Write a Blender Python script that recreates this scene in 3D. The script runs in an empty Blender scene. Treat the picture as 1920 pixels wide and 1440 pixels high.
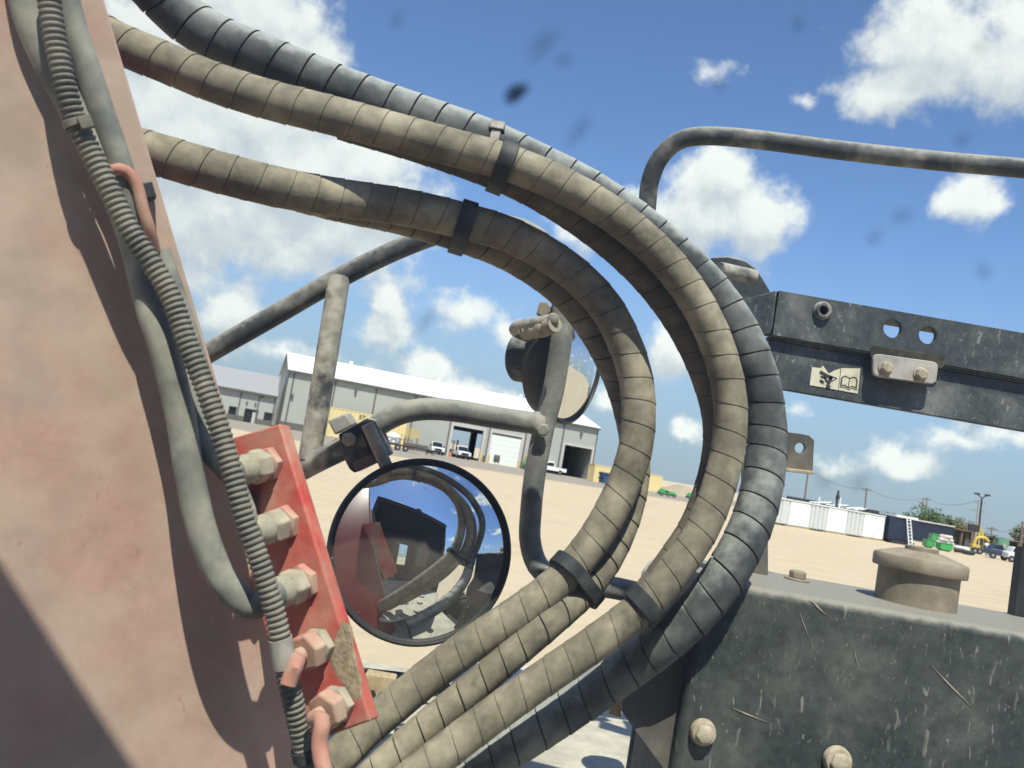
import bpy, bmesh, math, random
from mathutils import Vector, Matrix
from mathutils.geometry import tessellate_polygon
random.seed(7)
V = Vector
SC = bpy.context.scene
COL = SC.collection

# ------------------------------------------------------------------ camera
F = 1580.0
PITCH, ROLL = math.radians(4.63), math.radians(9.84)
EYE = V((0, 0, 2.2))
fwd = V((0, math.cos(PITCH), math.sin(PITCH)))
up0 = V((0, -math.sin(PITCH), math.cos(PITCH)))
rt0 = V((1, 0, 0))
rgt = rt0 * math.cos(ROLL) + up0 * math.sin(ROLL)
upv = -rt0 * math.sin(ROLL) + up0 * math.cos(ROLL)
cd = bpy.data.cameras.new('camera')
cam = bpy.data.objects.new('camera', cd)
COL.objects.link(cam)
R = Matrix((rgt, upv, -fwd)).transposed()
cam.matrix_world = Matrix.Translation(EYE) @ R.to_4x4()
cd.sensor_width = 36.0
cd.lens = F / 1920 * 36
cd.clip_start, cd.clip_end = 0.02, 6000
cd.dof.use_dof = True
cd.dof.focus_distance = 1.7
cd.dof.aperture_fstop = 11.0
SC.camera = cam

def RAY(px, py):
    return rgt * ((px - 960) / F) - upv * ((py - 720) / F) + fwd
def P(px, py, d):                     # a point at depth d (metres along the view axis)
    return EYE + RAY(px, py) * d
def PL(px, py, pt, n):                # a point on a plane
    r = RAY(px, py)
    return EYE + r * ((pt - EYE).dot(n) / r.dot(n))
def G(px, py, z=0.0):                 # a point on the ground
    return PL(px, py, V((0, 0, z)), V((0, 0, 1)))
def SCALE(d):                         # metres per pixel at depth d
    return d / F

# ------------------------------------------------------------------ sun, sky, exposure
SUN = V((0.03, -0.51, 0.858)).normalized()      # towards the sun
sl = bpy.data.lights.new('sun', 'SUN')
sl.energy = 4.7
sl.angle = math.radians(0.53)
sl.color = (1.0, 0.95, 0.86)
so = bpy.data.objects.new('sun', sl)
COL.objects.link(so)
so.rotation_euler = SUN.to_track_quat('Z', 'Y').to_euler()
so.location = (0, 0, 30)
SC.view_settings.view_transform = 'Standard'
SC.view_settings.look = 'None'
SC.view_settings.exposure = 0.50
SC.view_settings.gamma = 1
SC.view_settings.use_curve_mapping = False
SC.cycles.max_bounces = 8
SC.cycles.transparent_max_bounces = 12
SC.cycles.use_denoising = True

W = bpy.data.worlds.new('World')
SC.world = W
W.use_nodes = True
wt = W.node_tree
wt.nodes.clear()

class NT:
    """small helper to wire shader nodes"""
    def __init__(s, t): s.t = t
    def n(s, kind, **kw):
        x = s.t.nodes.new(kind)
        for k, v in kw.items(): setattr(x, k, v)
        return x
    def link(s, a, b): s.t.links.new(a, b)
    def put(s, sock, v):
        if hasattr(v, 'is_linked') or isinstance(v, bpy.types.NodeSocket): s.link(v, sock)
        else: sock.default_value = v
    def m(s, op, a, b=None, c=None, clamp=False):
        x = s.n('ShaderNodeMath', operation=op, use_clamp=clamp)
        for i, v in enumerate((a, b, c)):
            if v is not None: s.put(x.inputs[i], v)
        return x.outputs[0]
    def vm(s, op, a, b=None, out=0):
        x = s.n('ShaderNodeVectorMath', operation=op)
        s.put(x.inputs[0], a)
        if b is not None: s.put(x.inputs[1], b)
        return x.outputs[out]
    def noise(s, vec, scale, detail=5, rough=.55, dist=0.0, fac=True):
        x = s.n('ShaderNodeTexNoise')
        s.link(vec, x.inputs['Vector'])
        x.inputs['Scale'].default_value = scale
        x.inputs['Detail'].default_value = detail
        x.inputs['Roughness'].default_value = rough
        x.inputs['Distortion'].default_value = dist
        return x.outputs['Fac'] if fac else x.outputs['Color']
    def ramp(s, v, lo, hi, a=0.0, b=1.0, smooth=True):
        x = s.n('ShaderNodeMapRange', interpolation_type='SMOOTHSTEP' if smooth else 'LINEAR')
        s.put(x.inputs[0], v)
        for i, q in enumerate((lo, hi, a, b)): x.inputs[i + 1].default_value = q
        return x.outputs[0]
    def mix(s, f, a, b, blend='MIX'):
        x = s.n('ShaderNodeMix', data_type='RGBA', blend_type=blend)
        s.put(x.inputs[0], f)
        for i, v in ((6, a), (7, b)):
            if isinstance(v, (tuple, list)): v = tuple(v) + ((1,) if len(v) == 3 else ())
            s.put(x.inputs[i], v)
        return x.outputs[2]
    def mapping(s, vec, scale=(1, 1, 1), rot=(0, 0, 0), loc=(0, 0, 0)):
        x = s.n('ShaderNodeMapping')
        s.link(vec, x.inputs[0])
        x.inputs['Scale'].default_value = scale
        x.inputs['Rotation'].default_value = rot
        x.inputs['Location'].default_value = loc
        return x.outputs[0]

# cumulus clouds standing in world directions, (pixel x, pixel y, half width, half height, weight)
CLOUDS = [(470, 30, 110, 95, 1.1), (330, 250, 200, 130, 1.25), (560, 330, 220, 115, 1.2), (690, 370, 95, 70, 1.1), (300, 500, 120, 60, .8), (560, 90, 90, 50, .9), (330, 175, 200, 110, 1.0), (250, 60, 110, 90, .8), (470, 235, 210, 110, 1.0),
          (660, 300, 125, 85, 1.0), (400, 380, 260, 100, 1.0), (620, 425, 170, 85, .95), (690, 500, 110, 45, .7), (480, 470, 200, 55, .8),
          (415, 575, 60, 50, .95), (742, 575, 36, 45, 1.0), (722, 620, 48, 36, 1.0), (880, 590, 70, 42, .62), (950, 625, 60, 34, .5),
          (520, 655, 110, 28, .6), (800, 690, 62, 42, .9), (850, 725, 70, 35, .85), (700, 700, 60, 22, .5), (930, 735, 50, 20, .6),
          (1340, 340, 72, 62, 1.05), (1300, 410, 130, 75, 1.0), (1410, 420, 80, 75, 1.0), (1100, 440, 75, 40, .8), (1265, 660, 45, 62, 1.0),
          (1770, 80, 120, 80, 1.0), (1700, 165, 105, 48, .95), (1890, 110, 90, 90, .95), (1820, 375, 48, 48, .95), (1342, 140, 48, 34, .48),
          (1508, 188, 30, 20, .45), (1690, 862, 62, 32, .85), (1800, 830, 80, 28, .65), (1880, 815, 90, 35, .7), (1560, 870, 60, 22, .5),
          (1290, 815, 40, 22, .7), (1010, 690, 60, 30, .7), (1150, 745, 50, 30, .7), (1490, 780, 50, 22, .5)]
grp = bpy.data.node_groups.new('cloud_density', 'ShaderNodeTree')
grp.interface.new_socket('Vector', in_out='INPUT', socket_type='NodeSocketVector')
grp.interface.new_socket('Density', in_out='OUTPUT', socket_type='NodeSocketFloat')
g = NT(grp)
gi, go = g.n('NodeGroupInput'), g.n('NodeGroupOutput')
gv = gi.outputs[0]
acc = None
wob = g.vm('SCALE', g.vm('SUBTRACT', g.noise(gv, 9.0, 5, .6, 0, False), (.5, .5, .5)))
wob.node.inputs['Scale'].default_value = .075
gw = g.vm('ADD', gv, wob)
for (cx, cy, rx, ry, wgt) in CLOUDS:
    c = RAY(cx, cy).normalized()
    hx = V((0, 0, 1)).cross(-c).normalized()
    hu = c.cross(hx).normalized() * (1 if c.cross(hx).z > 0 else -1)
    dlt = g.vm('SUBTRACT', gw, tuple(c))
    a = g.vm('DOT_PRODUCT', dlt, tuple(hx * (F / rx)), 1)
    b = g.vm('DOT_PRODUCT', dlt, tuple(hu * (F / ry)), 1)
    d2 = g.m('ADD', g.m('MULTIPLY', a, a), g.m('MULTIPLY', b, b))
    v = g.m('MULTIPLY', g.m('SUBTRACT', 1.45, g.m('SQRT', d2)), wgt)
    acc = v if acc is None else g.m('SMOOTH_MAX', acc, v, .25)
# the rest of the sky carries the same kind of scattered cumulus
sep = g.n('ShaderNodeSeparateXYZ'); g.link(gv, sep.inputs[0])
flat = g.n('ShaderNodeCombineXYZ')
zz = g.m('ADD', g.m('MAXIMUM', sep.outputs[2], 0.0), .12)
g.link(g.m('DIVIDE', sep.outputs[0], zz), flat.inputs[0]); g.link(g.m('DIVIDE', sep.outputs[1], zz), flat.inputs[1])
gen = g.ramp(g.noise(flat.outputs[0], 1.3, 6, .55), .52, .70, 0.0, 1.15)
outside = g.ramp(g.vm('DOT_PRODUCT', gv, tuple(fwd), 1), .70, .80, 1.0, 0.0)
acc = g.m('MAXIMUM', acc, g.m('SUBTRACT', g.m('MULTIPLY', gen, outside), g.m('MULTIPLY', g.m('SUBTRACT', 1.0, outside), 2.0)))
det = g.noise(gv, 26.0, 7, .6)
acc = g.m('ADD', acc, g.m('MULTIPLY', g.m('SUBTRACT', det, .5), 1.5))
g.link(acc, go.inputs[0])

w = NT(wt)
tc = w.n('ShaderNodeTexCoord').outputs['Generated']
sky = w.n('ShaderNodeTexSky', sky_type='NISHITA', sun_disc=False)
sky.sun_elevation = math.asin(SUN.z)
sky.sun_rotation = math.atan2(SUN.x, SUN.y)
sky.air_density, sky.dust_density, sky.ozone_density = 1.0, 0.15, 2.6
def dens(vec):
    x = w.n('ShaderNodeGroup'); x.node_tree = grp
    w.link(vec, x.inputs[0]); return x.outputs[0]
d0 = dens(tc)
d1 = dens(w.vm('ADD', tc, (0.0, -0.010, 0.030)))
cover = w.ramp(d0, .20, .88)
shade = w.ramp(w.m('SUBTRACT', d1, d0), -.75, .55, 1.0, 0.0)
thick = w.ramp(d0, .5, 1.6, 1.0, .82)
ccol = w.mix(w.m('MULTIPLY', shade, thick), (.58, .63, .70), (.97, .98, .97))
bg1 = w.n('ShaderNodeBackground'); bg1.inputs[1].default_value = 0.108
sz = w.n('ShaderNodeSeparateXYZ'); w.link(tc, sz.inputs[0])
hz = w.ramp(sz.outputs[2], -.02, .30, .92, 0.0)                 # pale dusty air towards the horizon, all the way round
w.link(w.mix(hz, w.mix(1.0, sky.outputs[0], (.90, 1.0, 1.22), 'MULTIPLY'), (2.45, 3.25, 4.25)), bg1.inputs[0])
bg2 = w.n('ShaderNodeBackground'); bg2.inputs[1].default_value = 0.86
w.link(ccol, bg2.inputs[0])
msh = w.n('ShaderNodeMixShader')
w.link(w.m('MULTIPLY', cover, .96), msh.inputs[0])
w.link(bg1.outputs[0], msh.inputs[1]); w.link(bg2.outputs[0], msh.inputs[2])
wo = w.n('ShaderNodeOutputWorld'); w.link(msh.outputs[0], wo.inputs[0])

# ------------------------------------------------------------------ materials
MATS = {}
def new_mat(name):
    m = bpy.data.materials.new(name); m.use_nodes = True
    t = NT(m.node_tree)
    b = m.node_tree.nodes['Principled BSDF']
    MATS[name] = m
    return m, t, b
def dusty(name, base, dust=(.42, .34, .24), scale=8.0, lo=.4, hi=.65, up=0.0, rough=.8, detail=7, bump=.15, bscale=90.0,
          flecks=None, amount=1.0, metallic=0.0, spec=.3, stretch=(1, 1, 1), rot=(0, 0, 0), var=.12, updust=None):
    """paint / rubber / metal partly covered by dust: blotches, dust lying on top-facing surfaces, chips or mud flecks"""
    m, t, b = new_mat(name)
    co = t.n('ShaderNodeTexCoord').outputs['Object']
    v = t.mapping(co, stretch, rot) if stretch != (1, 1, 1) else co
    f = t.m('MULTIPLY', t.ramp(t.noise(v, scale, detail, .62), lo, hi), amount)
    if up:
        gz = t.n('ShaderNodeSeparateXYZ'); t.link(t.n('ShaderNodeNewGeometry').outputs['Normal'], gz.inputs[0])
        grain = t.noise(co, scale * 6, 4, .6)
        u = t.m('ADD', gz.outputs[2], t.m('MULTIPLY', t.m('SUBTRACT', grain, .5), .9))
        fu = t.m('MULTIPLY', t.ramp(u, .15, .85), up)
        if not updust: f = t.m('MAXIMUM', f, fu)
    fine = t.noise(co, scale * 9, 5, .65)
    bcol = t.mix(t.ramp(fine, .3, .7), tuple(c * (1 - var) for c in base), tuple(min(1, c * (1 + var)) for c in base))
    dcol = t.mix(t.ramp(t.noise(co, scale * 3.1, 6, .6), .3, .7), tuple(c * (1 - var * 1.3) for c in dust), tuple(min(1, c * (1 + var)) for c in dust))
    c = t.mix(f, bcol, dcol)
    if updust: c = t.mix(fu, c, updust)
    if flecks:
        fc, fs, flo, fstr, frot = flecks
        fv = t.mapping(co, fstr, frot)
        k = t.ramp(t.noise(fv, fs, 3, .5, .9), flo, flo + .06)
        big = t.ramp(t.noise(co, 9.0, 3, .5), .35, .6)
        k2 = t.ramp(t.noise(t.mapping(co, tuple(q * 1.0 for q in fstr), (.3, frot[1] - 1.1, .2)), fs * 2.3, 3, .6, 1.2), flo + .03, flo + .07)
        k3 = t.ramp(t.noise(co, fs * 5.5, 2, .5), .70, .76)
        smear = t.m('MULTIPLY', t.ramp(t.noise(co, 14.0, 8, .75), .54, .78), .16)
        k = t.m('MAXIMUM', t.m('MULTIPLY', t.m('MULTIPLY', k, big), .55), t.m('MAXIMUM', t.m('MULTIPLY', k2, .45), t.m('MAXIMUM', t.m('MULTIPLY', k3, .4), smear)))
        c = t.mix(k, c, fc)
    t.link(c, b.inputs['Base Color'])
    b.inputs['Roughness'].default_value = rough
    b.inputs['Metallic'].default_value = metallic
    b.inputs['Specular IOR Level'].default_value = spec
    if bump:
        bp = t.n('ShaderNodeBump'); bp.inputs['Strength'].default_value = bump; bp.inputs['Distance'].default_value = .002
        t.link(t.noise(co, bscale, 6, .65), bp.inputs['Height']); t.link(bp.outputs[0], b.inputs['Normal'])
    return m
def plain(name, col, rough=.6, metallic=0.0, var=.08, scale=3.0, spec=.4):
    m, t, b = new_mat(name)
    co = t.n('ShaderNodeTexCoord').outputs['Object']
    c = t.mix(t.noise(co, scale, 6, .6), tuple(x * (1 - var) for x in col), tuple(min(1, x * (1 + var)) for x in col))
    t.link(c, b.inputs['Base Color'])
    b.inputs['Roughness'].default_value = rough; b.inputs['Metallic'].default_value = metallic
    b.inputs['Specular IOR Level'].default_value = spec
    return m

dusty('boom_paint', (.50, .275, .225), (.48, .385, .305), 6.0, .24, .60, rough=.85, bump=.16, bscale=60, amount=.85,
      flecks=((.40, .17, .13), 34.0, .66, (1, 1, .35), (0, -.45, 0)))
dusty('red_paint', (.47, .05, .04), (.46, .30, .22), 11.0, .34, .74, rough=.75, bump=.12, amount=.8)
dusty('red_shade_side', (.21, .03, .025), (.28, .14, .10), 9.0, .5, .85, rough=.55, bump=.08, amount=.5)  # less dusty red, darkened so the far side's shade sits in the paint
dusty('red_paint_dusty', (.48, .20, .155), (.46, .34, .25), 12.0, .35, .7, rough=.8, bump=.1)
dusty('mud', (.31, .245, .165), (.40, .32, .22), 60.0, .35, .7, rough=.95, bump=.6, bscale=260, var=.25)
dusty('fitting_dust', (.32, .295, .225), (.42, .375, .285), 22.0, .4, .6, rough=.85, bump=.25, bscale=200)
dusty('conduit_plastic', (.105, .105, .092), (.32, .295, .235), 16.0, .38, .68, up=.5, rough=.8, bump=.1, amount=.75)
dusty('grey_tube', (.14, .146, .134), (.36, .35, .29), 10.0, .35, .68, up=.35, rough=.75, bump=.12)
dusty('tan_wrap', (.155, .138, .10), (.295, .26, .19), 9.0, .34, .62, up=.4, rough=.82, bump=.3, bscale=170, var=.3)
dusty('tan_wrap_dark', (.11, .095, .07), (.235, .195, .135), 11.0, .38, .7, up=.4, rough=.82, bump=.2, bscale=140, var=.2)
dusty('black_wrap', (.048, .054, .055), (.27, .28, .26), 9.0, .38, .76, up=.9, updust=(.36, .375, .35), rough=.7, bump=.2, bscale=150, amount=.65, var=.25)
dusty('rubber_gap_shade', (.03, .028, .022), (.10, .088, .062), 20, .4, .7, rough=.9, bump=0)  # rubber colour, near-black to paint shade into the shallow wrap seams
dusty('strap_black', (.028, .033, .035), (.13, .125, .11), 14.0, .5, .8, rough=.6, bump=.1)
dusty('black_steel', (.045, .05, .052), (.27, .255, .22), 13.0, .46, .74, up=.8, updust=(.36, .345, .30), amount=.75, rough=.65, bump=.2, var=.25)
dusty('grey_steel', (.14, .148, .136), (.28, .27, .23), 11.0, .38, .66, up=.6, updust=(.36, .345, .30), rough=.7, bump=.22, bscale=120, var=.2)
dusty('worn_steel', (.05, .055, .055), (.34, .32, .27), 15.0, .36, .54, up=.4, updust=(.36, .34, .29), rough=.7, bump=.3, var=.25)
dusty('tank_paint', (.036, .045, .043), (.15, .155, .135), 7.0, .38, .74, up=1.0, updust=(.25, .235, .195), rough=.62, bump=.25, bscale=80, amount=.6,
      flecks=((.33, .33, .28), 95.0, .625, (1.0, 1.0, .32), (0, .35, 0)), var=.3)
dusty('tank_top', (.30, .27, .22), (.46, .41, .33), 9.0, .35, .6, rough=.9, bump=.2)
dusty('beam_paint', (.042, .051, .055), (.16, .165, .155), 9.0, .42, .76, up=.6, rough=.62, bump=.3, bscale=110, amount=.75,
      flecks=((.33, .33, .30), 110.0, .63, (1, 1, .5), (0, .5, 0)), var=.3)
dusty('end_plate_paint', (.085, .08, .075), (.19, .17, .14), 7.0, .4, .7, rough=.75, bump=.12, flecks=((.5, .44, .34), 25.0, .70, (1, 1, .6), (0, .3, 0)))
dusty('cap_dust', (.21, .175, .13), (.31, .26, .195), 14.0, .35, .65, up=.3, rough=.9, bump=.15)
dusty('bolt_dust', (.33, .28, .20), (.48, .42, .32), 40.0, .4, .6, rough=.9, bump=.4, bscale=180)
dusty('plate_grey', (.31, .295, .27), (.40, .37, .33), 16.0, .4, .6, rough=.85, bump=.1)
dusty('deck_steel', (.34, .31, .25), (.48, .44, .35), 7.0, .3, .6, rough=.9, bump=.15)
dusty('cab_black', (.022, .023, .023), (.06, .056, .048), 5.0, .5, .8, rough=.55, bump=.05)
dusty('tyre_rubber', (.025, .025, .025), (.12, .10, .08), 6.0, .45, .75, rough=.9, bump=.2)
dusty('lamp_shell', (.50, .49, .47), (.56, .52, .45), 6.0, .4, .7, rough=.6, bump=.05)
dusty('wood_tan', (.36, .27, .15), (.46, .37, .24), 12.0, .4, .6, rough=.85, bump=.2, stretch=(6, 1, 1))
dusty('sticker_cream', (.62, .58, .44), (.50, .46, .35), 45.0, .5, .62, rough=.6, bump=0)
plain('ink', (.035, .035, .035), .7)
plain('concrete_pad', (.30, .255, .205), .95)
plain('wall_metal', (.40, .385, .345), .6, var=.05)
plain('trim_dark', (.10, .095, .085), .6)
plain('wainscot', (.13, .12, .11), .8, var=.15, scale=1.0)
plain('roof_white', (.82, .85, .84), .45, var=.03)
plain('roof_grey', (.36, .35, .35), .5, var=.06, scale=.6)
plain('door_white', (.74, .77, .72), .5, var=.03)
plain('door_trim', (.50, .48, .44), .6)
plain('inside_dark', (.05, .05, .048), .9)
plain('yellow_box', (.66, .52, .24), .6, var=.08, scale=.5)
plain('yellow_paint', (.58, .42, .10), .5)
plain('green_paint', (.06, .33, .09), .5)
plain('dull_green', (.12, .27, .17), .6)
plain('orange', (.75, .18, .05), .6)
plain('car_blue', (.035, .06, .10), .5)
plain('blue_paint', (.035, .10, .22), .5)
plain('navy_paint', (.018, .026, .05), .5, var=.2)
plain('white_paint', (.78, .78, .76), .35, var=.03)
plain('container_white', (.80, .82, .78), .5, var=.03)
plain('container_grey', (.55, .57, .56), .5, var=.04)
plain('dark_paint', (.03, .03, .032), .6)
plain('brown_rust', (.20, .13, .09), .8, var=.3, scale=2)
plain('timber_pole', (.17, .13, .095), .9)
plain('metal_pole', (.30, .31, .30), .5)
plain('bag_white', (.58, .55, .50), .9, var=.2, scale=2)
plain('dirt', (.36, .29, .21), .95, var=.15, scale=.6)
plain('bark', (.12, .09, .06), .9)
plain('silver', (.55, .55, .55), .35, metallic=.8)
plain('seat_cloth', (.05, .05, .055), .9)
m, t, b = new_mat('glass_dark')
b.inputs['Base Color'].default_value = (.015, .02, .024, 1); b.inputs['Roughness'].default_value = .08
m, t, b = new_mat('lamp_lens')
b.inputs['Base Color'].default_value = (.7, .7, .68, 1); b.inputs['Roughness'].default_value = .15
m, t, b = new_mat('leaf')
co = t.n('ShaderNodeTexCoord').outputs['Object']
t.link(t.mix(t.noise(co, 1.2, 4), (.035, .07, .02), (.09, .13, .045)), b.inputs['Base Color']); b.inputs['Roughness'].default_value = .8
m, t, b = new_mat('leaf_pale')
co = t.n('ShaderNodeTexCoord').outputs['Object']
t.link(t.mix(t.noise(co, 1.2, 4), (.10, .11, .05), (.18, .17, .09)), b.inputs['Base Color']); b.inputs['Roughness'].default_value = .8
# mirror glass with dried spatter and dust
m, t, b = new_mat('mirror_glass')
co = t.n('ShaderNodeTexCoord').outputs['Object']
sp = t.ramp(t.noise(co, 95.0, 2, .5), .70, .77)
film = t.ramp(t.noise(co, 9.0, 5, .6), .35, .8, .07, .24)
k = t.m('MAXIMUM', t.m('MULTIPLY', sp, .6), film)
b.inputs['Metallic'].default_value = 1.0; b.inputs['Base Color'].default_value = (.80, .84, .86, 1); b.inputs['Roughness'].default_value = .02
df = t.n('ShaderNodeBsdfDiffuse'); df.inputs[0].default_value = (.45, .40, .33, 1)
mx = t.n('ShaderNodeMixShader'); t.link(k, mx.inputs[0]); t.link(b.outputs[0], mx.inputs[1]); t.link(df.outputs[0], mx.inputs[2])
t.link(mx.outputs[0], m.node_tree.nodes['Material Output'].inputs[0])
# clean clear windscreen; the dirt on it is built as specks
m, t, b = new_mat('clear_glass')
tr = t.n('ShaderNodeBsdfTransparent'); tr.inputs[0].default_value = (.965, .985, .96, 1)
t.link(tr.outputs[0], m.node_tree.nodes['Material Output'].inputs[0])
pv_ = t.n('ShaderNodeVolumePrincipled'); pv_.inputs['Color'].default_value = (.93, .92, .88, 1); pv_.inputs['Density'].default_value = 24.0; pv_.inputs['Anisotropy'].default_value = .2
t.link(pv_.outputs[0], m.node_tree.nodes['Material Output'].inputs['Volume'])          # thin even dust film
def film_mat(name, col, alpha):
    m, t, b = new_mat(name)
    b.inputs['Base Color'].default_value = col + (1,); b.inputs['Roughness'].default_value = 1.0; b.inputs['Specular IOR Level'].default_value = 0
    b.inputs['Alpha'].default_value = alpha
film_mat('mud_dark', (.05, .04, .03), .36)
film_mat('mud_thin', (.10, .09, .08), .055)
# sand of the yard
m, t, b = new_mat('yard_sand')
co = t.n('ShaderNodeTexCoord').outputs['Object']
n1 = t.noise(co, .05, 6, .6); n2 = t.noise(co, .9, 7, .65); n3 = t.noise(co, 14.0, 4, .6)
tracks = t.noise(t.mapping(co, (.06, 1.2, 1), (0, 0, .5)), 1.6, 5, .6)
c = t.mix(t.ramp(n1, .3, .7), (.48, .378, .25), (.53, .42, .285))
c = t.mix(t.ramp(n2, .35, .7), c, (.55, .445, .31))
c = t.mix(t.ramp(tracks, .56, .72, 0, .55), c, (.36, .29, .20))
tr2 = t.noise(t.mapping(co, (1.5, .05, 1), (0, 0, .25)), 1.2, 6, .65)
c = t.mix(t.ramp(tr2, .58, .72, 0, .4), c, (.58, .50, .38))
c = t.mix(t.ramp(n3, .62, .78, 0, .5), c, (.33, .265, .18))
t.link(c, b.inputs['Base Color']); b.inputs['Roughness'].default_value = .95; b.inputs['Specular IOR Level'].default_value = .15
bp = t.n('ShaderNodeBump'); bp.inputs['Strength'].default_value = .6; bp.inputs['Distance'].default_value = .03
t.link(t.noise(co, 3.0, 8, .7), bp.inputs['Height']); t.link(bp.outputs[0], b.inputs['Normal'])
# ribbed metal cladding: fine ribs, too far to count
def ribbed(name, col, freq, rotz):
    m, t, b = new_mat(name)
    co = t.n('ShaderNodeTexCoord').outputs['Object']
    wv = t.n('ShaderNodeTexWave'); wv.inputs['Scale'].default_value = freq
    t.link(t.mapping(co, (1, 1, 1), (0, 0, rotz)), wv.inputs['Vector'])
    c = t.mix(t.noise(co, .25, 5, .6), tuple(x * .94 for x in col), tuple(x * 1.05 for x in col))
    c = t.mix(t.ramp(wv.outputs['Fac'], .0, .45, .30, 0), c, tuple(x * .6 for x in col))
    t.link(c, b.inputs['Base Color']); b.inputs['Roughness'].default_value = .55

# ------------------------------------------------------------------ mesh tools
def ortho(n, hint=V((0, 0, 1))):
    n = n.normalized()
    if abs(n.dot(hint)) > .98: hint = V((1, 0, 0))
    x = hint.cross(n).normalized()
    return x, n.cross(x).normalized()
def spline(pts, step):
    """Catmull-Rom through pts, resampled by arc length"""
    q = [pts[0] * 2 - pts[1]] + list(pts) + [pts[-1] * 2 - pts[-2]]
    out = []
    for i in range(1, len(q) - 2):
        a, b, c, d = q[i - 1:i + 3]
        for k in range(16):
            t = k / 16
            out.append(.5 * ((2 * b) + (c - a) * t + (2 * a - 5 * b + 4 * c - d) * t * t + (3 * b - a - 3 * c + d) * t ** 3))
    out.append(pts[-1].copy())
    L = [0.0]
    for i in range(1, len(out)): L.append(L[-1] + (out[i] - out[i - 1]).length)
    n = max(2, int(L[-1] / step)); res = []; j = 0
    for k in range(n + 1):
        s = L[-1] * k / n
        while j < len(L) - 2 and L[j + 1] < s: j += 1
        f = (s - L[j]) / max(1e-9, L[j + 1] - L[j])
        res.append(out[j].lerp(out[j + 1], f))
    return res
def frames(path):
    T = []
    for i in range(len(path)):
        T.append((path[min(i + 1, len(path) - 1)] - path[max(i - 1, 0)]).normalized())
    x, y = ortho(T[0]); X, Y = [x], [y]
    for i in range(1, len(path)):
        q = T[i - 1].rotation_difference(T[i])
        x = q @ X[-1]; x = (x - T[i] * x.dot(T[i])).normalized()
        X.append(x); Y.append(T[i].cross(x))
    return T, X, Y
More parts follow.
